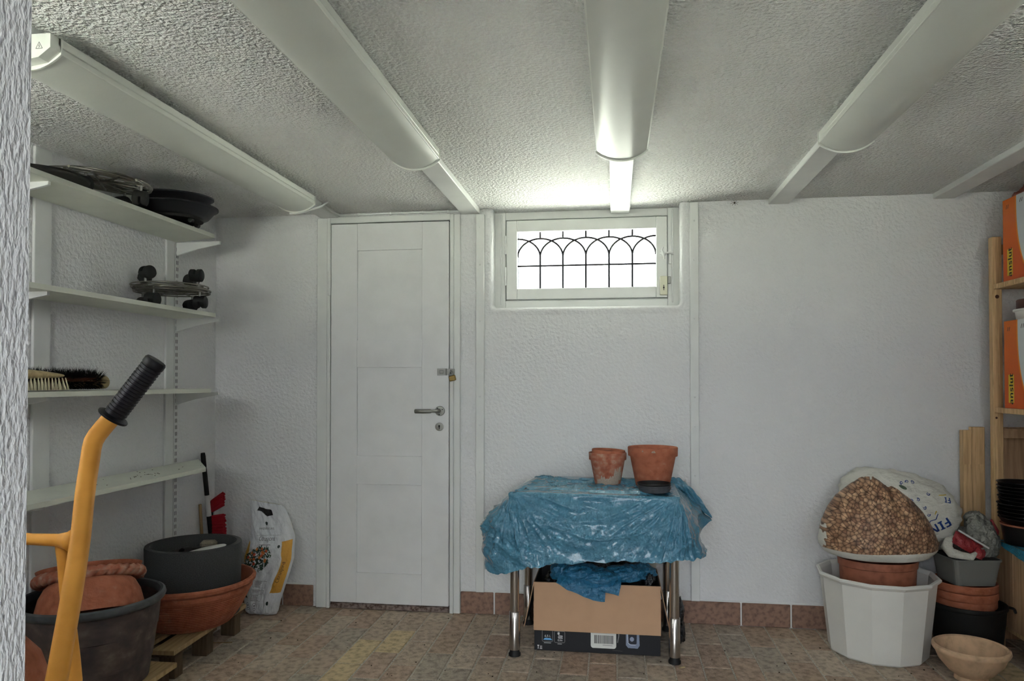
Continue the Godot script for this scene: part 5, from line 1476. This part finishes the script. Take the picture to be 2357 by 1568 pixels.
# ---------------------------------------------------------------- pine shelving on the right wall
func right_shelf() -> void:
	var x0 := 1.75; var x1 := 2.13; var z0 := 0.103; var z1 := 0.93
	var u := thing("shelving_unit", "pine shelving unit along the right wall", "shelving unit")
	for z in [z0, z1]:
		var fp := part("post", B.new().span(V(x0, 0.002, z), V(x0 + 0.042, 1.906, z + 0.036), 0.003), M.pine, u)
		part("post", B.new().span(V(x1 - 0.04, 0.002, z), V(x1, 1.906, z + 0.036), 0.003), M.pine, u)
		for y in [1.86, 1.0, 0.2]: part("side_rail", B.new().span(V(x0 + 0.042, y - 0.035, z + 0.006), V(x1 - 0.04, y + 0.01, z + 0.026), 0.002), M.pine_board, u)
	var kn := part("knot", B.new().lathe([Vector2(0.0, 0), Vector2(0.009, 0.0), Vector2(0.008, 0.0015), Vector2(0, 0.002)], 16), M.knot_wood, u)
	kn.position = V(x0 + 0.02, 1.625, z0 + 0.0358)
	kn.rotation.x = PI / 2
	part("knot", B.new().lathe([Vector2(0.0, 0), Vector2(0.006, 0.0), Vector2(0, 0.0015)], 12), M.knot_wood, u).transform = Transform3D(Basis(V(1, 0, 0), PI / 2), V(x0 + 0.012, 1.06, z0 + 0.0358))
	for y in [1.683, 1.108, 0.128]:
		part("shelf_board", B.new().span(V(x0 + 0.004, y - 0.024, z0 + 0.037), V(x1 - 0.005, y, z1 - 0.001), 0.002), M.pine, u)
	# boards standing against the back wall
	solo("pine_plank", B.new().span(V(1.652, 0.002, 0.02), V(1.69, 0.996, 0.06), 0.002), M.pine, "left, shorter pine plank standing against the back wall", "plank", Vector3.ZERO, "pine planks against the wall")
	solo("pine_plank", B.new().span(V(1.694, 0.002, 0.018), V(1.755, 1.011, 0.045), 0.002), M.pine, "right, taller pine plank standing behind the shelving post", "plank", Vector3.ZERO, "pine planks against the wall")
	solo("wide_board", B.new().span(V(1.80, 0.002, 0.012), V(2.1, 1.01, 0.03), 0.002), M.pine_board, "wide brown wooden board standing behind the black saucers", "board")
	# the two cartons
	for k in 2:
		var yb: float = [1.6835, 1.1085][k]
		var hh: float = [0.372, 0.395][k]
		var zz := 0.205; var zw := 0.44; var xw := 0.3; var xb := 1.765
		var im := Image.create_empty(640, 560, false, Image.FORMAT_RGB8)
		var org := Color(0.87, 0.44, 0.13)
		for j in 560:
			for i in 640:
				var t := float(j) / 560.0
				var edge := 150.0 + 150.0 * pow(t, 2.8)
				var c := Color(0.85, 0.87, 0.88)
				if i < edge: c = org.lerp(Color(0.82, 0.34, 0.12), t)
				elif i < edge + 13.0: c = Color(0.92, 0.56, 0.16)
				im.set_pixel(i, j, c)
		for q in [[42, 40], [205, 30], [360, 22], [500, 20]]:
			stroke(im, [Vector2(q[0], q[1] + 26), Vector2(q[0] + 10, q[1])], 6, grey(0.15))
			stroke(im, [Vector2(q[0] + 20, q[1] + 26), Vector2(q[0] + 30, q[1])], 6, grey(0.15))
		fill_poly(im, rrect(Vector2(50, 345), Vector2(66, 180), 5), Color(0.86, 0.74, 0.2))
		words(im, "anslut", Vector2(83, 436), 46, grey(0.06), -PI / 2, true, 1.15)
		var o := thing("carton", ["upper orange and white carton on the pine shelving", "lower orange and white carton on the pine shelving, under the lidded tub"][k], "carton", V(xb, yb, zz), 0.0, "orange and white cartons")
		var fb := B.new()
		fb.uvf = func(p: Vector3) -> Vector2: return Vector2(p.z / zw, 1.0 - p.y / hh)
		fb.span(V(0, 0, 0), V(0.004, hh, zw), 0.001)
		part("printed_side", fb, pmat("carton_print_%d" % k, im, 0.5), o)
		part("body", B.new().span(V(0.004, 0, 0), V(xw, hh, zw), 0.002), mat("carton_orange_%d" % k, org, 0.6), o)
	# things on the cartons
	var lid := thing("lidded_tub", "white plastic tub with a brown lid on the lower carton", "tub", V(1.875, 1.504, 0.31))
	part("rim", B.new().lathe([Vector2(0, 0), Vector2(0.098, 0), Vector2(0.1, 0.003), Vector2(0.104, 0.036), Vector2(0.112, 0.038), Vector2(0.112, 0.046), Vector2(0.1, 0.048), Vector2(0, 0.048)], 40), M.white_plastic, lid)
	part("brown_lid", B.new().lathe([Vector2(0.098, 0.048), Vector2(0.1, 0.05), Vector2(0.1, 0.085), Vector2(0.096, 0.09), Vector2(0, 0.09)], 40, func(a, r): return r.x * (1.0 + 0.006 * signf(sin(a * 40)))), M.brown_plastic, lid)
	crumple("red_bag", "crumpled reddish clear plastic bag on the upper carton", "bag", [[V(1.86, 2.085, 0.33), V(0.07, 0.028, 0.07)], [V(1.88, 2.09, 0.44), V(0.08, 0.035, 0.09)], [V(1.82, 2.07, 0.26), V(0.035, 0.018, 0.03)]], M.pink_film, [])
	# crate with the saucer stack
	var cr := thing("wooden_crate", "brown wooden crate on the lowest shelf under the black saucers", "crate", V(1.742, 0.1285, 0.165))
	for k in 4: part("board", B.new().span(V(0, 0.0, k * 0.142), V(0.014, 0.36, k * 0.142 + 0.139), 0.002), M.pine_board, cr)
	part("lid", B.new().span(V(-0.002, 0.36, 0), V(0.34, 0.374, 0.567), 0.002), M.pine_board, cr)
	part("inner_box", B.new().span(V(0.014, 0.0, 0.002), V(0.34, 0.36, 0.565), 0.002), M.pine_board, cr)
	var bl := B.new()
	bl.grid(func(u, v): return V(1.733 + 0.2 * u, 0.5045 + 0.004 * absf(sin(u * 20.0 + v * 9.0)), 0.6 - 0.4 * v), 20, 20, 1)
	bl.grid(func(u, v): return V(1.731 - 0.003 * (1.0 - v) + 0.002 * sin(u * 25.0), 0.5045 - (0.012 + 0.06 * u) * (1.0 - v), 0.2 + 0.4 * u), 24, 4, 2)
	bl.grid(func(u, v): return V(1.733 - 0.003 * (1.0 - v) + 0.002 * sin(u * 25.0), 0.5045 - (0.012 + 0.06 * (1.0 - u)) * (1.0 - v), 0.6 - 0.4 * u), 24, 4, 3)
	solo("blue_plastic", bl, M.teal_film, "sheet of blue plastic hanging over the wooden crate", "plastic sheet")
	var bp := thing("black_pot", "black pot with a reddish band under the stack of black saucers", "pot", V(1.815, 0.5085, 0.29))
	part("body", B.new().lathe([Vector2(0, 0), Vector2(0.088, 0), Vector2(0.09, 0.003), Vector2(0.104, 0.082), Vector2(0.1, 0.084), Vector2(0.0, 0.08)], 44), M.black_gloss, bp)
	part("band", B.new().lathe([Vector2(0.0, 0.083), Vector2(0.106, 0.083), Vector2(0.107, 0.09), Vector2(0, 0.091)], 44), M.plastic_terracotta, bp)
	var proto: MeshInstance3D = null
	var n := 11
	for k in n:
		var y := 0.6005 + k * 0.0158
		var lab: String = ["topmost", "second", "third", "fourth", "fifth", "sixth", "seventh", "eighth", "ninth", "tenth", "lowest"][n - 1 - k] + " black plastic saucer, counted from the top of the tall stack"
		if proto == null:
			proto = solo("stacked_saucer", B.new().lathe([Vector2(0, 0), Vector2(0.092, 0), Vector2(0.098, 0.003), Vector2(0.11, 0.022), Vector2(0.112, 0.023), Vector2(0.112, 0.025), Vector2(0.107, 0.024), Vector2(0.094, 0.005), Vector2(0, 0.004)], 44), M.black_gloss, lab, "saucer", Vector3.ZERO, "stacked black saucers")
		var s: MeshInstance3D = proto
		if k > 0:
			s = proto.duplicate()
			s.name = numbered("stacked_saucer")
			add_child(s)
			s.set_meta("label", lab)
		s.position = V(1.81 + rng.randf_range(-0.004, 0.004), y, 0.29 + rng.randf_range(-0.004, 0.004))
		s.rotation = V(rng.randf_range(-0.02, 0.02), k, rng.randf_range(-0.02, 0.02))

func small_things() -> void:
	# spider in the ceiling corner
	var sp := thing("spider", "tiny spider on the wall under the ceiling right of the window", "spider", V(0.608, 2.137, 0.006))
	part("body", B.new().lathe([Vector2(0, -0.006), Vector2(0.004, 0), Vector2(0, 0.006)], 10), M.dirt, sp)
	for k in 8:
		var a := TAU * k / 8.0 + 0.2
		part("leg", B.new().tube([V(0, 0, 0), V(cos(a) * 0.01, sin(a) * 0.008, 0.004), V(cos(a) * 0.02, sin(a) * 0.013, -0.004)], 0.0008, 5), M.dirt, sp)
	# bits on the floor
	var bits := B.new()
	for i in 90:
		bits.box(V(rng.randf_range(-1.7, 1.5), 0.002, rng.randf_range(0.03, 0.9)), V(rng.randf_range(0.002, 0.007), 0.003, rng.randf_range(0.002, 0.008)), 0.001)
	solo("floor_debris", bits, M.dirt, "small dark crumbs scattered on the brick floor", "dirt").set_meta("kind", "stuff")
	solo("wood_chip", B.new().box(V(0, 0.003, 0), V(0.03, 0.005, 0.009), 0.002), M.brush_wood, "pale wood chip on the floor by the right table foot", "wood chip", V(0.285, 0.001, 0.60)).rotation.y = 0.5
	solo("straw", B.new().tube([V(-0.06, 0.003, 0.0), V(-0.02, 0.004, 0.008), V(0.05, 0.003, -0.012)], 0.002, 6), M.pallet_wood, "dry straw on the floor beside the pallet", "straw", V(-1.83, 0.001, 0.60))
